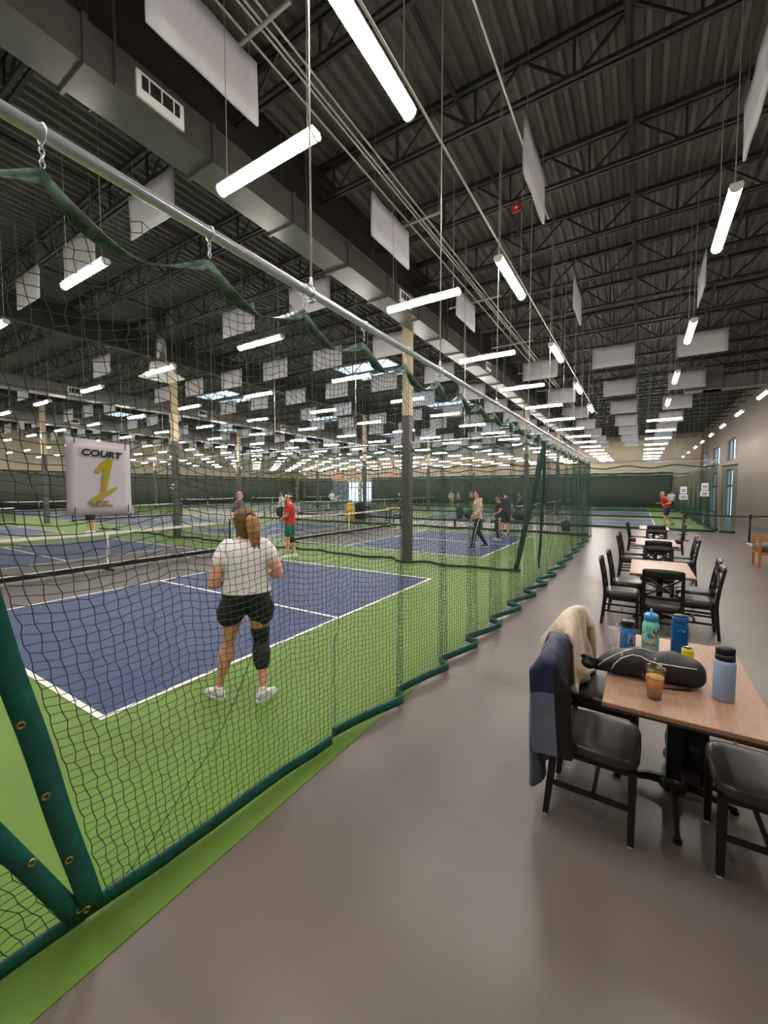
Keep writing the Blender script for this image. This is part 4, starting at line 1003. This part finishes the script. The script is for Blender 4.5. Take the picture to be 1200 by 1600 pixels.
# ------------------------------------------------------------------ bags, benches and bins along the cross walkway
def bench(x, y, label, rz=0, w=1.3):
    t = thing('bench', label, 'bench', (x, y, 0), rz)
    for k in (-1, 0, 1): obj('slat', MB().box((0, k*.12, .44), (w, .10, .03)), mat('bench grey', (74, 72, 70), .6), t)
    for s in (-1, 1): obj('leg', MB().box((s*(w/2-.12), 0, .21), (.05, .34, .42)), BLACK, t)
def duffel(x, y, z, label, rz, L, R, up=False):
    t = thing('sports_bag', label, 'bag', (x, y, z), rz)
    if up:
        obj('body', fuse(MB().ell((0, 0, L*.5), (R, R*.8, L*.5)).ell((0, -.06, L*.3), (R*.8, R*.7, L*.28)).box((0, 0, .06), (R*1.5, R*1.2, .11)), .02, 5), BAGM, t)
        obj('handle', MB().torus((0, 0, L), .06, .012, 'y', 12, 6), BAGM, t, smooth=True)
    else:
        obj('body', fuse(MB().limb([((-L/2, 0, R), R*.9), ((0, 0, R*.95), R), ((L/2, 0, R), R*.9)], 14).box((0, 0, .05), (L, R*1.3, .1)), .02, 5), BAGM, t)
        obj('handle', MB().torus((0, 0, R*1.9), L*.2, .014, 'y', 14, 6, 1, .5), BAGM, t, smooth=True)
bench(-6.95, 18.7, 'grey bench with black bags behind the second court', .12, 1.5); bench(-5.0, 19.0, 'grey bench beside the woman in black', .1, 1.6)
duffel(-7.35, 18.65, .455, 'upright black bag on the left of the bench', .2, .62, .2, True); duffel(-6.7, 18.75, .455, 'black duffel lying on the bench', .15, .6, .19)
duffel(-5.4, 18.95, .455, 'black backpack on the bench between the two players', .5, .55, .24, True); duffel(-4.55, 19.05, .455, 'brown black duffel at the right end of the bench', .1, .55, .2)
duffel(-2.75, 19.6, 0, 'dark bag on the floor by the gathered net', .4, .5, .22, True)
t = thing('trash_can', 'round black trash can beside the column', 'bin', (-14.9, 21.0, 0)); obj('barrel', MB().lathe([(.26, 0), (.30, .05), (.33, .85), (.35, .88), (.35, .92), (.30, .93)], n=24), BLACK, t, smooth=True); obj('lid', MB().lathe([(.35, .93), (.33, 1.0), (.2, 1.07), (.001, 1.08)], n=24), BLACK, t, smooth=True)
t = thing('cooler', 'tall yellow drink cooler next to the trash can', 'cooler', (-15.15, 20.25, 0)); YEL = mat('yellow plastic', (236, 186, 30), .45, var=.04)
obj('barrel', MB().lathe([(.2, .35), (.21, .38), (.22, .9), (.2, .93)], n=20), YEL, t, smooth=True); obj('lid', MB().lathe([(.225, .93), (.225, .98), (.15, 1.02), (.001, 1.02)], n=20), YEL, t, smooth=True); obj('stand', MB().box((0, 0, .175), (.42, .42, .35)), YEL, t, bevel=.02); obj('tap', MB().box((.0, -.24, .45), (.04, .08, .04)), BLACK, t)
def small_table(x, y, label, m):
    t = thing('side_table', label, 'table', (x, y, 0)); obj('top', MB().box((0, 0, .73), (1.1, .7, .03)), m, t)
    for sx in (-1, 1):
        for sy in (-1, 1): obj('leg', MB().box((sx*.48, sy*.28, .36), (.04, .04, .72)), BLACK, t)
small_table(-21.0, 19.4, 'low wooden table far back in the cross walkway', WOODT); small_table(-12.4, 21.2, 'small pale table with a yellow top by the far courts', YEL)
for x, y, r, l in ((-13.4, 19.6, .4, 'black chair left of the second court net post'), (-11.6, 19.9, 2.2, 'black chair right of the second court net post'), (-24.5, 19.7, .3, 'black chair far back near the walkway table')): copy_tree(proto, (x, y, 0), r, l, group='spare chairs on the cross walkway')
for x, y, z, l in ((-8.2, 5.8, .0, 'ball resting'),): pass
def ball(x, y, z, label, c=(206, 226, 60)):
    t = thing('pickleball', label, 'ball', (x, y, z)); obj('shell', MB().ell((0, 0, .037), (.037, .037, .037), n=16, m=10), mat('ball %d' % c[0], c, .5, var=0), t, smooth=True)
    m = MB()
    for k in range(8): a = 2*PI*k/8; m.ell((.0365*math.cos(a), .0365*math.sin(a), .037), (.004, .004, .004), n=6, m=4)
    o = obj('holes', m, BLACK, t); o['kind'] = 'stuff'
ball(-9.55, 11.9, .012, 'yellow pickleball on the taupe kitchen of the second court')
for x, y, z in ((-30.5, YF, 4.2), (-40.6, YF, 4.0)):
    t = thing('exit_sign', 'small red glowing exit sign high on the far wall' if x > -35 else 'small red glowing exit sign left of the glass doors', 'sign', (x, y-.04, z)); obj('box', MB().box((0, 0, 0), (.7, .08, .36)), mat('red sign face', (210, 40, 30), .5, var=0, emit=(1, .08, .05), estr=1.2), t)
    flat(text_mesh('EXIT', .26, .004), WHT, 'word_exit', 0, 0, t, y=-.045)
# ------------------------------------------------------------------ people
def person(label, loc, face, h=1.75, skin=SKIN, J=None, voxel=.016, top=None, bottom=None, shoes=(235, 232, 228), hair=None, hairstyle='short', extras=(), build=1.0, group=None, paddle=None, sleeve='short', legs='shorts', female=False):
    """local frame: x right, y forward, z up; joints given for a 1.75 m figure"""
    s = h/1.75; t = thing('person', label, 'person', loc, face, group)
    j = dict(pel=(0, 0, .95), wai=(0, 0, 1.09), che=(0, .005, 1.29), nek=(0, 0, 1.49), hed=(0, .02, 1.635),
             Ls=(-.185, 0, 1.425), Rs=(.185, 0, 1.425), Le=(-.245, -.03, 1.15), Re=(.245, -.03, 1.15), Lw=(-.26, .08, .91), Rw=(.26, .08, .91),
             Lh=(-.095, 0, .91), Rh=(.095, 0, .91), Lk=(-.105, .02, .49), Rk=(.105, .02, .49), La=(-.11, -.02, .085), Ra=(.11, -.02, .085), Lt=(-.03, 1), Rt=(.03, 1))
    j.update(J or {})
    v = {k: Vector(p)*s if len(p) == 3 else Vector((p[0], p[1], 0)).normalized() for k, p in j.items() if isinstance(p, tuple)}
    b = build; sw = .155*b if female else .165*b
    R = lambda x: x*s
    def torso(g, z0=None):
        pel, wai, che, nek = v['pel'], v['wai'], v['che'], v['nek']
        pr = [(pel-Vector((0, 0, R(.10))), .115*b, .09*b), (pel-Vector((0, 0, R(.05))), (.175 if female else .16)*b, .115*b), (pel+Vector((0, 0, R(.03))), (.175 if female else .158)*b, .118*b), (wai, (.155 if female else .148)*b, .105*b), (wai.lerp(che, .55), .155*b, .115*b), (che, .17*b, .122*b), (che.lerp(nek, .45), .175*b, .11*b), (che.lerp(nek, .75), .135*b, .085*b), (nek, .06, .06)]
        return [[c+Vector(((R(rx)+g)*math.cos(2*PI*k/18), (R(ry)+g)*math.sin(2*PI*k/18), 0)) for k in range(18)] for c, rx, ry in pr]
    body = MB(); body.rings(torso(0))
    body.limb([(v['nek']-Vector((0, 0, R(.05))), R(.062)), (v['nek'].lerp(v['hed'], .35), R(.055)), (v['hed']-Vector((0, 0, R(.04))), R(.055))])
    hd = v['hed']; hr = Euler((j.get('nod', 0), 0, j.get('turn', 0))).to_matrix() if not isinstance(j.get('turn', 0), tuple) else Matrix.Identity(3)
    H_ = lambda x, y, z: hd+hr @ (Vector((x, y, z))*s)
    body.ell(H_(0, -.005, .025), (R(.076), R(.095), R(.098)), hr); body.ell(H_(0, .028, -.045), (R(.056), R(.066), R(.072)), hr)
    body.ell(H_(0, .088, -.02), (R(.014), R(.024), R(.026)), hr, 8, 6); body.ell(H_(0, .07, .02), (R(.05), R(.028), R(.018)), hr, 10, 6); body.ell(H_(0, .075, -.078), (R(.024), R(.02), R(.014)), hr, 8, 6)
    for q in (-1, 1): body.ell(H_(q*.079, -.008, -.012), (R(.011), R(.022), R(.034)), hr, 8, 6)
    fing = MB()
    for q, S in ((-1, 'L'), (1, 'R')):
        sh, el, wr = v[S+'s'], v[S+'e'], v[S+'w']; f = 1.12 if female else 1.0
        body.limb([(sh, R(.058*b)), (sh.lerp(el, .35), R(.052*b*f)), (sh.lerp(el, .8), R(.043*b*f)), (el, R(.041*b)), (el.lerp(wr, .3), R(.043*b)), (el.lerp(wr, .75), R(.031)), (wr, R(.026))])
        d = (wr-el).normalized(); side = d.cross(Vector((0, 0, 1))); side = side.normalized() if side.length > .2 else Vector((0, 1, 0)); nrm = side.cross(d)
        palm = wr+d*R(.05); rot = Matrix((side, nrm, d)).transposed()
        body.ell(palm, (R(.040), R(.018), R(.052)), rot, 10, 7)
        curl = j.get(S+'curl', .5); cd = nrm*(1 if j.get(S+'flip', 0) else -1)
        for k, (off, ln) in enumerate(((-.029, .062), (-.010, .074), (.010, .070), (.028, .056))):
            p0 = palm+d*R(.036)+side*R(off); p1 = p0+(d*math.cos(curl*.6)+cd*math.sin(curl*.6))*R(ln*.5); p2 = p1+(d*math.cos(curl*1.6)+cd*math.sin(curl*1.6))*R(ln*.5)
            fing.limb([(p0, R(.0088)), (p1, R(.0082)), (p2, R(.0068))], 7)
        tp = palm-d*R(.016)-side*R(q*.034)*(1); t1 = tp-side*R(q*.022)+d*R(.022)+cd*R(.006); fing.limb([(tp, R(.0105)), (t1, R(.0098)), (t1+d*R(.026)+cd*R(.01), R(.008))], 7)
        hp, kn, an = v[S+'h'], v[S+'k'], v[S+'a']; lf = 1.15 if female else 1.0
        body.limb([(hp, R(.088*b*lf)), (hp.lerp(kn, .35), R(.080*b*lf)), (hp.lerp(kn, .8), R(.058*b)), (kn, R(.053*b)), (kn.lerp(an, .28), R(.056*b*lf)), (kn.lerp(an, .7), R(.040)), (an, R(.034)), (an-Vector((0, 0, R(.03))), R(.036))])
        tdir = v[S+'t']; body.limb([(an-Vector((0, 0, R(.045)))-tdir*R(.03), R(.03)), (an-Vector((0, 0, R(.05)))+tdir*R(.12), R(.025))], 8)
    obj('body', fuse(body, voxel, 4, fing), skin, t)
    ey = MB()
    for q in (-1, 1): ey.ell(H_(q*.03, .083, .006), (R(.010), R(.006), R(.006)), hr, 8, 5)
    obj('eyes', ey, mat('dark eyes', (30, 24, 22), .3, var=0), t, smooth=True)['kind'] = 'stuff'
    # shirt
    if top is not None:
        g = .027; c = MB(); rr = torso(R(g)); z_cut = 1 if not j.get('long_top') else 0
        hem = j.get('hem', 1); c.rings(rr[hem:-1]+[[p*.5+v['nek']*.5 for p in rr[-1]]])
        for q, S in ((-1, 'L'), (1, 'R')):
            sh, el, wr = v[S+'s'], v[S+'e'], v[S+'w']
            sl_ = .75 if female else 1.0
            if sleeve == 'short': c.limb([(sh-Vector((q*R(.02), 0, -R(.005))), R(.074*b)), (sh.lerp(el, .3*sl_), R(.074*b)), (sh.lerp(el, .52*sl_), R(.072*b))])
            elif sleeve == 'long': c.limb([(sh-Vector((q*R(.02), 0, 0)), R(.074*b)), (sh.lerp(el, .5), R(.068*b)), (el, R(.058*b)), (el.lerp(wr, .5), R(.052*b)), (wr.lerp(el, .06), R(.044))])
            else: c.limb([(sh-Vector((q*R(.04), 0, -R(.01))), R(.055*b)), (sh.lerp(el, .08), R(.06*b))])
        if j.get('hood'): c.ell(v['nek']+Vector((0, -R(.085), -R(.005))), (R(.11), R(.06), R(.07)))
        obj('shirt' if sleeve != 'long' else 'jacket_top', fuse(c, voxel*.9, 2, disp=.014*s, dscale=.12), top if isinstance(top, bpy.types.Material) else mat('shirt %s' % (top,), top, .8, var=.06, scale=12), t)
    if bottom is not None:
        c = MB(); rr = torso(R(.016)); c.rings([[p-Vector((0, 0, R(.01))) for p in rr[0]]]+rr[1:3]+[[p+Vector((0, 0, R(.05))) for p in rr[2]]])
        end = {'shorts': j.get('short_len', .72), 'long': 1.0}[legs]
        for S in 'LR':
            hp, kn, an = v[S+'h'], v[S+'k'], v[S+'a']
            if legs == 'shorts': c.limb([(hp, R(.108*b)), (hp.lerp(kn, end*.5)+Vector(((-.012 if S == 'L' else .012) if female else 0, 0, 0)), R(.108*b*(1.06 if female else 1))), (hp.lerp(kn, end*.95)+Vector(((-.02 if S == 'L' else .02) if female else 0, 0, 0)), R(.105*b*(1.10 if female else 1)))])
            else: c.limb([(hp, R(.102*b)), (hp.lerp(kn, .5), R(.085*b)), (kn, R(.068*b)), (kn.lerp(an, .4), R(.064*b)), (an+Vector((0, 0, R(.02))), R(.05))])
        obj('shorts' if legs == 'shorts' else 'trousers', fuse(c, voxel*.9, 3, disp=.02*s, dscale=.12), bottom if isinstance(bottom, bpy.types.Material) else mat('bottoms %s' % (bottom,), bottom, .8, var=.08, scale=12), t)
    sm = mat('shoe %s' % (shoes,), shoes, .6, var=.12, scale=25); so = mat('white sole', (226, 224, 220), .6, var=.04)
    for S in 'LR':
        an = v[S+'a']; d = v[S+'t']; p = Vector((-d.y, d.x, 0)); base = Vector((an.x, an.y, an.z-R(.085)))
        def ringp(u, w, z0, z1): return [base+d*R(u)+p*R(w)*math.cos(2*PI*k/12)+Vector((0, 0, R((z0+z1)/2+(z1-z0)/2*math.sin(2*PI*k/12)))) for k in range(12)]
        m = MB().rings([ringp(u, w, z0, z1) for u, w, z0, z1 in ((-.075, .018, .03, .085), (-.06, .034, .015, .105), (-.02, .04, .012, .118), (.03, .042, .012, .10), (.08, .046, .012, .078), (.13, .045, .012, .062), (.175, .03, .014, .048), (.19, .012, .02, .036))])
        o = obj('shoe', m, sm, t, smooth=True)
        m = MB().rings([[base+d*R(u)+p*R(w)*c1+Vector((0, 0, R(z))) for c1, z in ((-1, .001), (1, .001), (1.03, .026), (-1.03, .026))] for u, w in ((-.08, .02), (-.06, .036), (.0, .042), (.08, .049), (.14, .046), (.185, .028), (.2, .01))])
        obj('sole', m, so, o)
        obj('sock', MB().limb([(an-Vector((0, 0, R(.01))), R(.042)), (an+Vector((0, 0, R(.015))), R(.040))], 12), mat('white sock', (226, 222, 216), .9, var=.05), t, smooth=True)
    if hair is not None:
        hm = hair if isinstance(hair, bpy.types.Material) else mat('hair %s' % (hair,), hair, .55, var=.35, scale=30, stretch=(6, 6, 1), bump=.4, bscale=60)
        c = MB()
        if hairstyle == 'short': c.ell(H_(0, -.02, .048), (R(.082), R(.093), R(.085)), hr); c.ell(H_(0, -.055, -.005), (R(.07), R(.055), R(.07)), hr)
        elif hairstyle == 'bald': c.ell(H_(0, -.05, -.01), (R(.078), R(.06), R(.05)), hr)
        elif hairstyle == 'pony':
            c.ell(H_(0, -.02, .03), (R(.108), R(.115), R(.108)), hr); c.ell(H_(0, -.055, -.03), (R(.098), R(.07), R(.095)), hr); c.ell(H_(0, -.06, -.10), (R(.07), R(.05), R(.06)), hr)
            tail = MB()
            for dx, dy, ln in ((.055, -.125, .27), (.095, -.12, .25), (.035, -.13, .23), (.075, -.14, .20)):
                tail.limb([(H_(.03, -.10, .035), R(.03)), (H_(dx, dy-.01, .0), R(.034)), (H_(dx+.008, dy-.015, -.10), R(.030)), (H_(dx+.02, dy+.0, -ln), R(.010))], 10)
            obj('ponytail', fuse(tail, .009, 2, disp=.015*s, dscale=.03), mat('blond streaked hair', (172, 128, 80), .5, var=.45, scale=40, stretch=(6, 6, .6), bump=.5, bscale=80), t)
        elif hairstyle == 'bun': c.ell(H_(0, -.02, .04), (R(.084), R(.096), R(.09)), hr); c.ell(H_(0, -.10, .03), (R(.045), R(.045), R(.045)), hr); c.ell(H_(0, -.05, -.02), (R(.07), R(.05), R(.07)), hr)
        obj('hair', fuse(c, min(voxel, .013), 3, disp=.012*s, dscale=.04), hm, t)
        if hairstyle == 'pony': obj('hair_tie', MB().torus(H_(.045, -.125, .03), R(.034), R(.007), 'y', 14, 6), BLACK, t, smooth=True)
    for ex in extras:
        k = ex[0]
        if k == 'headband': obj('headband', MB().rings([[H_(.083*math.cos(2*PI*i/20), -.006+.103*math.sin(2*PI*i/20), z-.012*math.sin(2*PI*i/20)*-1) for i in range(20)] for z in (.028, .045, .062)], cap=False), mat('white terry', (238, 234, 228), .9, var=.03), t, smooth=True, solid=.008)
        if k == 'brace':
            S = ex[1]; hp, kn, an = v[S+'h'], v[S+'k'], v[S+'a']; a, e = ex[2], ex[3]; lf = 1.15 if female else 1.0
            obj('knee_brace', fuse(MB().limb([(kn.lerp(hp, a), R(.072*b*lf)), (kn.lerp(hp, a*.5), R(.068*b)), (kn, R(.062*b)), (kn.lerp(an, e*.5), R(.065*b*lf)), (kn.lerp(an, e), R(.062*b))], 16), voxel*.7, 2, disp=.008, dscale=.05), mat('black neoprene', (26, 25, 28), .7, var=.12), t)
        if k == 'cap': obj('cap', fuse(MB().ell(H_(0, -.01, .06), (R(.088), R(.105), R(.075)), hr).box(H_(0, .12, .05), (R(.13), R(.12), R(.02)), hr), .015, 3), mat('cap %s' % (ex[1],), ex[1], .8, var=.05), t)
        if k == 'stripe':
            for S, q in (('L', -1), ('R', 1)):
                hp, kn, an = v[S+'h'], v[S+'k'], v[S+'a']; o_ = Vector((q*R(.07*b), 0, 0))
                obj('side_stripe', MB().tube([hp+o_*1.42, hp.lerp(kn, .5)+o_*1.2, kn+o_*.96, kn.lerp(an, .5)+o_*.88, an+o_*.7], R(.016), 6), mat('pale stripe', (206, 202, 192), .8, var=.05), t, smooth=True)
    if paddle:
        S, c, ang = paddle; wr, el = v[S+'w'], v[S+'e']; d = (wr-el).normalized(); hp = wr+d*R(.07); ax = Vector(ang).normalized(); up = ax.cross(Vector((1, .3, 0))).normalized()
        pt = thing('paddle', 'paddle held by the ' + label, 'paddle', t.matrix_world.translation) if False else None
        hold = link('paddle', None, None, Vector(loc)+Matrix.Rotation(face, 3, 'Z') @ hp, face); tag(hold, c[1], 'paddle')
        obj('handle', MB().limb([(-ax*.05, .016), (ax*.07, .015)], 10), BLACK, hold, smooth=True)
        w = up; fc = []
        nrm = ax.cross(w)
        outl = [ax*(.08+.125*(1-math.cos(a)))+w*(.095*(abs(math.sin(a))**.6)*math.copysign(1, math.sin(a))) for a in [2*PI*k/24 for k in range(24)]]
        obj('blade', MB().rings([[p+nrm*z for p in outl] for z in (-.006, .006)]), mat('paddle %s' % (c[0],), c[0], .4, var=.05), hold, bevel=.002)
    return t
def facing(dx, dy): return math.atan2(-dx, dy)
WSH = mat('white cotton tee', (232, 226, 226), .85, var=.03, scale=6, bump=.15, bscale=14)
BSH = mat('black running shorts', (24, 23, 26), .7, var=.1, scale=8)
BLOND = mat('brown blond hair', (112, 80, 52), .5, var=.55, scale=26, stretch=(5, 5, 1), bump=.5, bscale=50)
LEFT = facing(-.848, -.53); RIGHT = facing(.848, .53)
# the woman in the foreground, seen from behind
person('woman in white tee and black shorts with a black knee brace, back to the camera', (-2.89, 2.36, 0), facing(-.785, .618), 1.66, SKIN,
       dict(pel=(.0, .02, .96), wai=(0, .02, 1.10), che=(-.005, .05, 1.30), nek=(-.005, .06, 1.49), hed=(.0, .085, 1.635), nod=-.12,
            Ls=(-.172, .04, 1.40), Rs=(.172, .04, 1.40), Le=(-.285, -.02, 1.08), Re=(.30, -.03, 1.14), Lw=(-.17, .20, 1.08), Rw=(.19, .20, 1.12),
            Lh=(-.10, .02, .92), Rh=(.10, .02, .92), Lk=(-.165, .08, .50), Rk=(.125, .05, .49), La=(-.262, .07, .085), Ra=(.125, -.11, .085), Lt=(-.5, .75), Rt=(.62, .72), hem=2, short_len=.32), .011, WSH, BSH, (216, 218, 222), BLOND, 'pony', (('brace', 'R', .30, .45),), 1.12, None, None, 'short', 'shorts', True)
person('man in red tee and green shorts with white headband holding a paddle', (-7.94, 7.95, 0), LEFT, 1.74, SKIN,
       dict(Le=(-.23, .02, 1.17), Re=(.24, -.04, 1.16), Lw=(-.10, .20, 1.08), Rw=(.08, .20, 1.05), short_len=.6, Lk=(-.10, .05, .49), Rk=(.12, -.02, .49), Ra=(.12, -.10, .085), La=(-.10, .06, .085), Lcurl=1.2, Rcurl=1.2), .013, (200, 44, 44), (28, 112, 86), (232, 226, 214), (58, 42, 34), 'short', (('headband',), ('brace', 'R', .12, .16)), 1.02, None, ('L', ((60, 60, 64), 'dark paddle in the hands of the man in red'), (-.2, .0, 1)))
person('bald man in grey jacket and dark trousers behind the foreground woman', (-10.0, 7.95, 0), facing(.3, .95), 1.78, SKINR, dict(Le=(-.28, -.06, 1.18), Lw=(-.20, .16, 1.12), Rw=(.18, .20, 1.10), turn=-.5), .016, (92, 90, 88), (44, 36, 34), (60, 58, 58), (170, 160, 150), 'bald', (), 1.05, None, None, 'long', 'long')
person('man in pale plaid hoodie and dark trousers walking left', (-4.28, 12.35, 0), LEFT, 1.80, SKIN, dict(hood=1, hem=1, Le=(-.24, .02, 1.16), Lw=(-.22, .16, .96), Rw=(.22, .12, .95), Lk=(-.10, .10, .50), La=(-.11, .16, .085), Rk=(.10, -.06, .50), Ra=(.11, -.28, .11)), .014,
       mat('pale plaid fleece', (214, 190, 170), .9, var=.28, scale=16), (26, 38, 38), (48, 44, 44), (30, 26, 26), 'short', (('stripe',),), 1.0, None, None, 'long', 'long')
person('woman in black tee and striped dark leggings holding a pale paddle', (-4.3, 14.65, 0), LEFT, 1.62, SKIN, dict(Lw=(-.16, .24, 1.02), Rw=(.2, .2, .95), Le=(-.22, .0, 1.15)), .016, (30, 30, 32), (30, 30, 34), (222, 190, 178), (92, 66, 46), 'bun', (('stripe',),), .92, None, ('L', ((214, 210, 204), 'pale paddle held by the woman in black'), (.1, .5, -.8)), 'short', 'long', True)
person('man in dark blue shirt standing behind the woman in black', (-4.5, 16.25, 0), facing(-.5, .86), 1.80, SKINR, None, .02, (48, 56, 70), (40, 40, 46), (70, 70, 70), (60, 44, 36), 'short', (), 1.05)
person('man in red sleeveless shirt and navy shorts running left beyond the tables', (1.15, 25.0, 0), LEFT, 1.80, SKIN, dict(pel=(0, -.02, .93), che=(0, .10, 1.27), nek=(0, .17, 1.45), hed=(0, .24, 1.58), Ls=(-.185, .13, 1.39), Rs=(.185, .13, 1.39), Le=(-.25, -.02, 1.14), Lw=(-.22, .24, 1.08), Re=(.25, .02, 1.12), Rw=(.22, .26, 1.12), Lk=(-.10, .14, .50), La=(-.11, .10, .085), Rk=(.10, -.10, .50), Ra=(.11, -.42, .12), Lh=(-.095, -.02, .89), Rh=(.095, -.02, .89)), .016, (204, 40, 48), (40, 48, 74), (40, 38, 40), (196, 186, 176), 'bald', (), 1.05, None, None, 'none')
person('player in white shirt and dark trousers on the farthest right court', (2.2, 41.6, 0), facing(.1, 1), 1.75, SKIN, None, .03, (226, 222, 220), (34, 52, 46), (220, 214, 190), (60, 46, 40), 'short', (), 1.0, None, None, 'short', 'long')
person('person in beige top at the far end of the aisle', (-4.9, 46.5, 0), facing(.6, -.8), 1.75, SKIN, dict(Rw=(.3, .3, 1.2)), .03, (214, 188, 150), (190, 170, 140), (220, 214, 205), (70, 52, 40), 'short')
FAR = [((-16.9, 17.9-1.6, 0), 1, 'woman in grey and white top behind the man in red', (206, 204, 204), (64, 62, 66), (120, 96, 80), 'long', LEFT),
       ((-24.2, 23.6, 0), 2, 'person in pale hoodie bending by the far net', (196, 188, 180), (120, 116, 110), (150, 140, 130), 'long', RIGHT),
       ((-24.5, 30.0, 0), 3, 'person in white shirt with back turned on a far court', (232, 232, 232), (44, 66, 70), (150, 146, 140), 'long', facing(-.5, .8)),
       ((-22.9, 28.6, 0), 4, 'person in cream top stooping beside the white shirted player', (214, 206, 190), (48, 66, 74), (60, 46, 40), 'short', RIGHT),
       ((-26.0, 36.5, 0), 5, 'distant player in white top near the glass doors', (226, 226, 222), (200, 196, 190), (70, 56, 50), 'short', LEFT),
       ((-25.0, 44.5, 0), 6, 'distant dark figure in front of the glass doors', (52, 54, 60), (46, 46, 52), (40, 34, 32), 'long', LEFT),
       ((-18.6, 33.2, 0), 7, 'distant person in pink red shirt left of the near column', (190, 84, 96), (180, 158, 138), (120, 84, 70), 'short', LEFT),
       ((-16.6, 29.6, 0), 8, 'distant person in dark top bending left of the near column', (40, 48, 56), (190, 168, 150), (220, 216, 210), 'short', LEFT),
       ((-15.7, 37.6, 0), 9, 'distant person in khaki clothes right of the near column', (196, 186, 150), (168, 150, 116), (120, 104, 90), 'long', facing(-.3, .9)),
       ((-14.6, 36.6, 0), 10, 'distant person in grey top and navy shorts right of the near column', (170, 166, 168), (44, 54, 66), (90, 70, 60), 'short', RIGHT),
       ((-16.2, 44.6, 0), 11, 'distant player in white shirt and dark shorts on the middle far court', (234, 230, 222), (36, 62, 54), (230, 220, 200), 'short', facing(-.2, -1)),
       ((-8.6, 36.2, 0), 12, 'distant player in green shirt leaning beyond the second court', (96, 116, 100), (60, 76, 70), (110, 84, 70), 'short', LEFT),
       ((-19.6, 8.05, 0), 13, 'person standing behind the court number sheet', (60, 58, 60), (44, 40, 42), (60, 46, 40), 'short', facing(.4, -.9))]
for l, n, lab, c1, c2, hc, sl, fc in FAR:
    q = random.Random(n); bend = dict(che=(0, .16, 1.24), nek=(0, .27, 1.38), hed=(0, .36, 1.48), Ls=(-.185, .22, 1.33), Rs=(.185, .22, 1.33), Le=(-.24, .25, 1.06), Re=(.24, .25, 1.06), Lw=(-.2, .38, .86), Rw=(.2, .38, .86)) if n in (2, 4, 8, 12) else dict(Lw=(-.22, .16+.1*q.random(), .98+.1*q.random()), Rw=(.24, .1+.2*q.random(), .95))
    person(lab, l, fc, 1.68+.12*q.random(), SKIN, bend, .03, c1, c2, (220, 216, 210), hc, 'short', (), 1.0, 'players far off across the hall', None, sl, 'shorts' if n in (8, 10, 11, 13, 12) else 'long')
bpy.data.scenes.remove(_tmp)
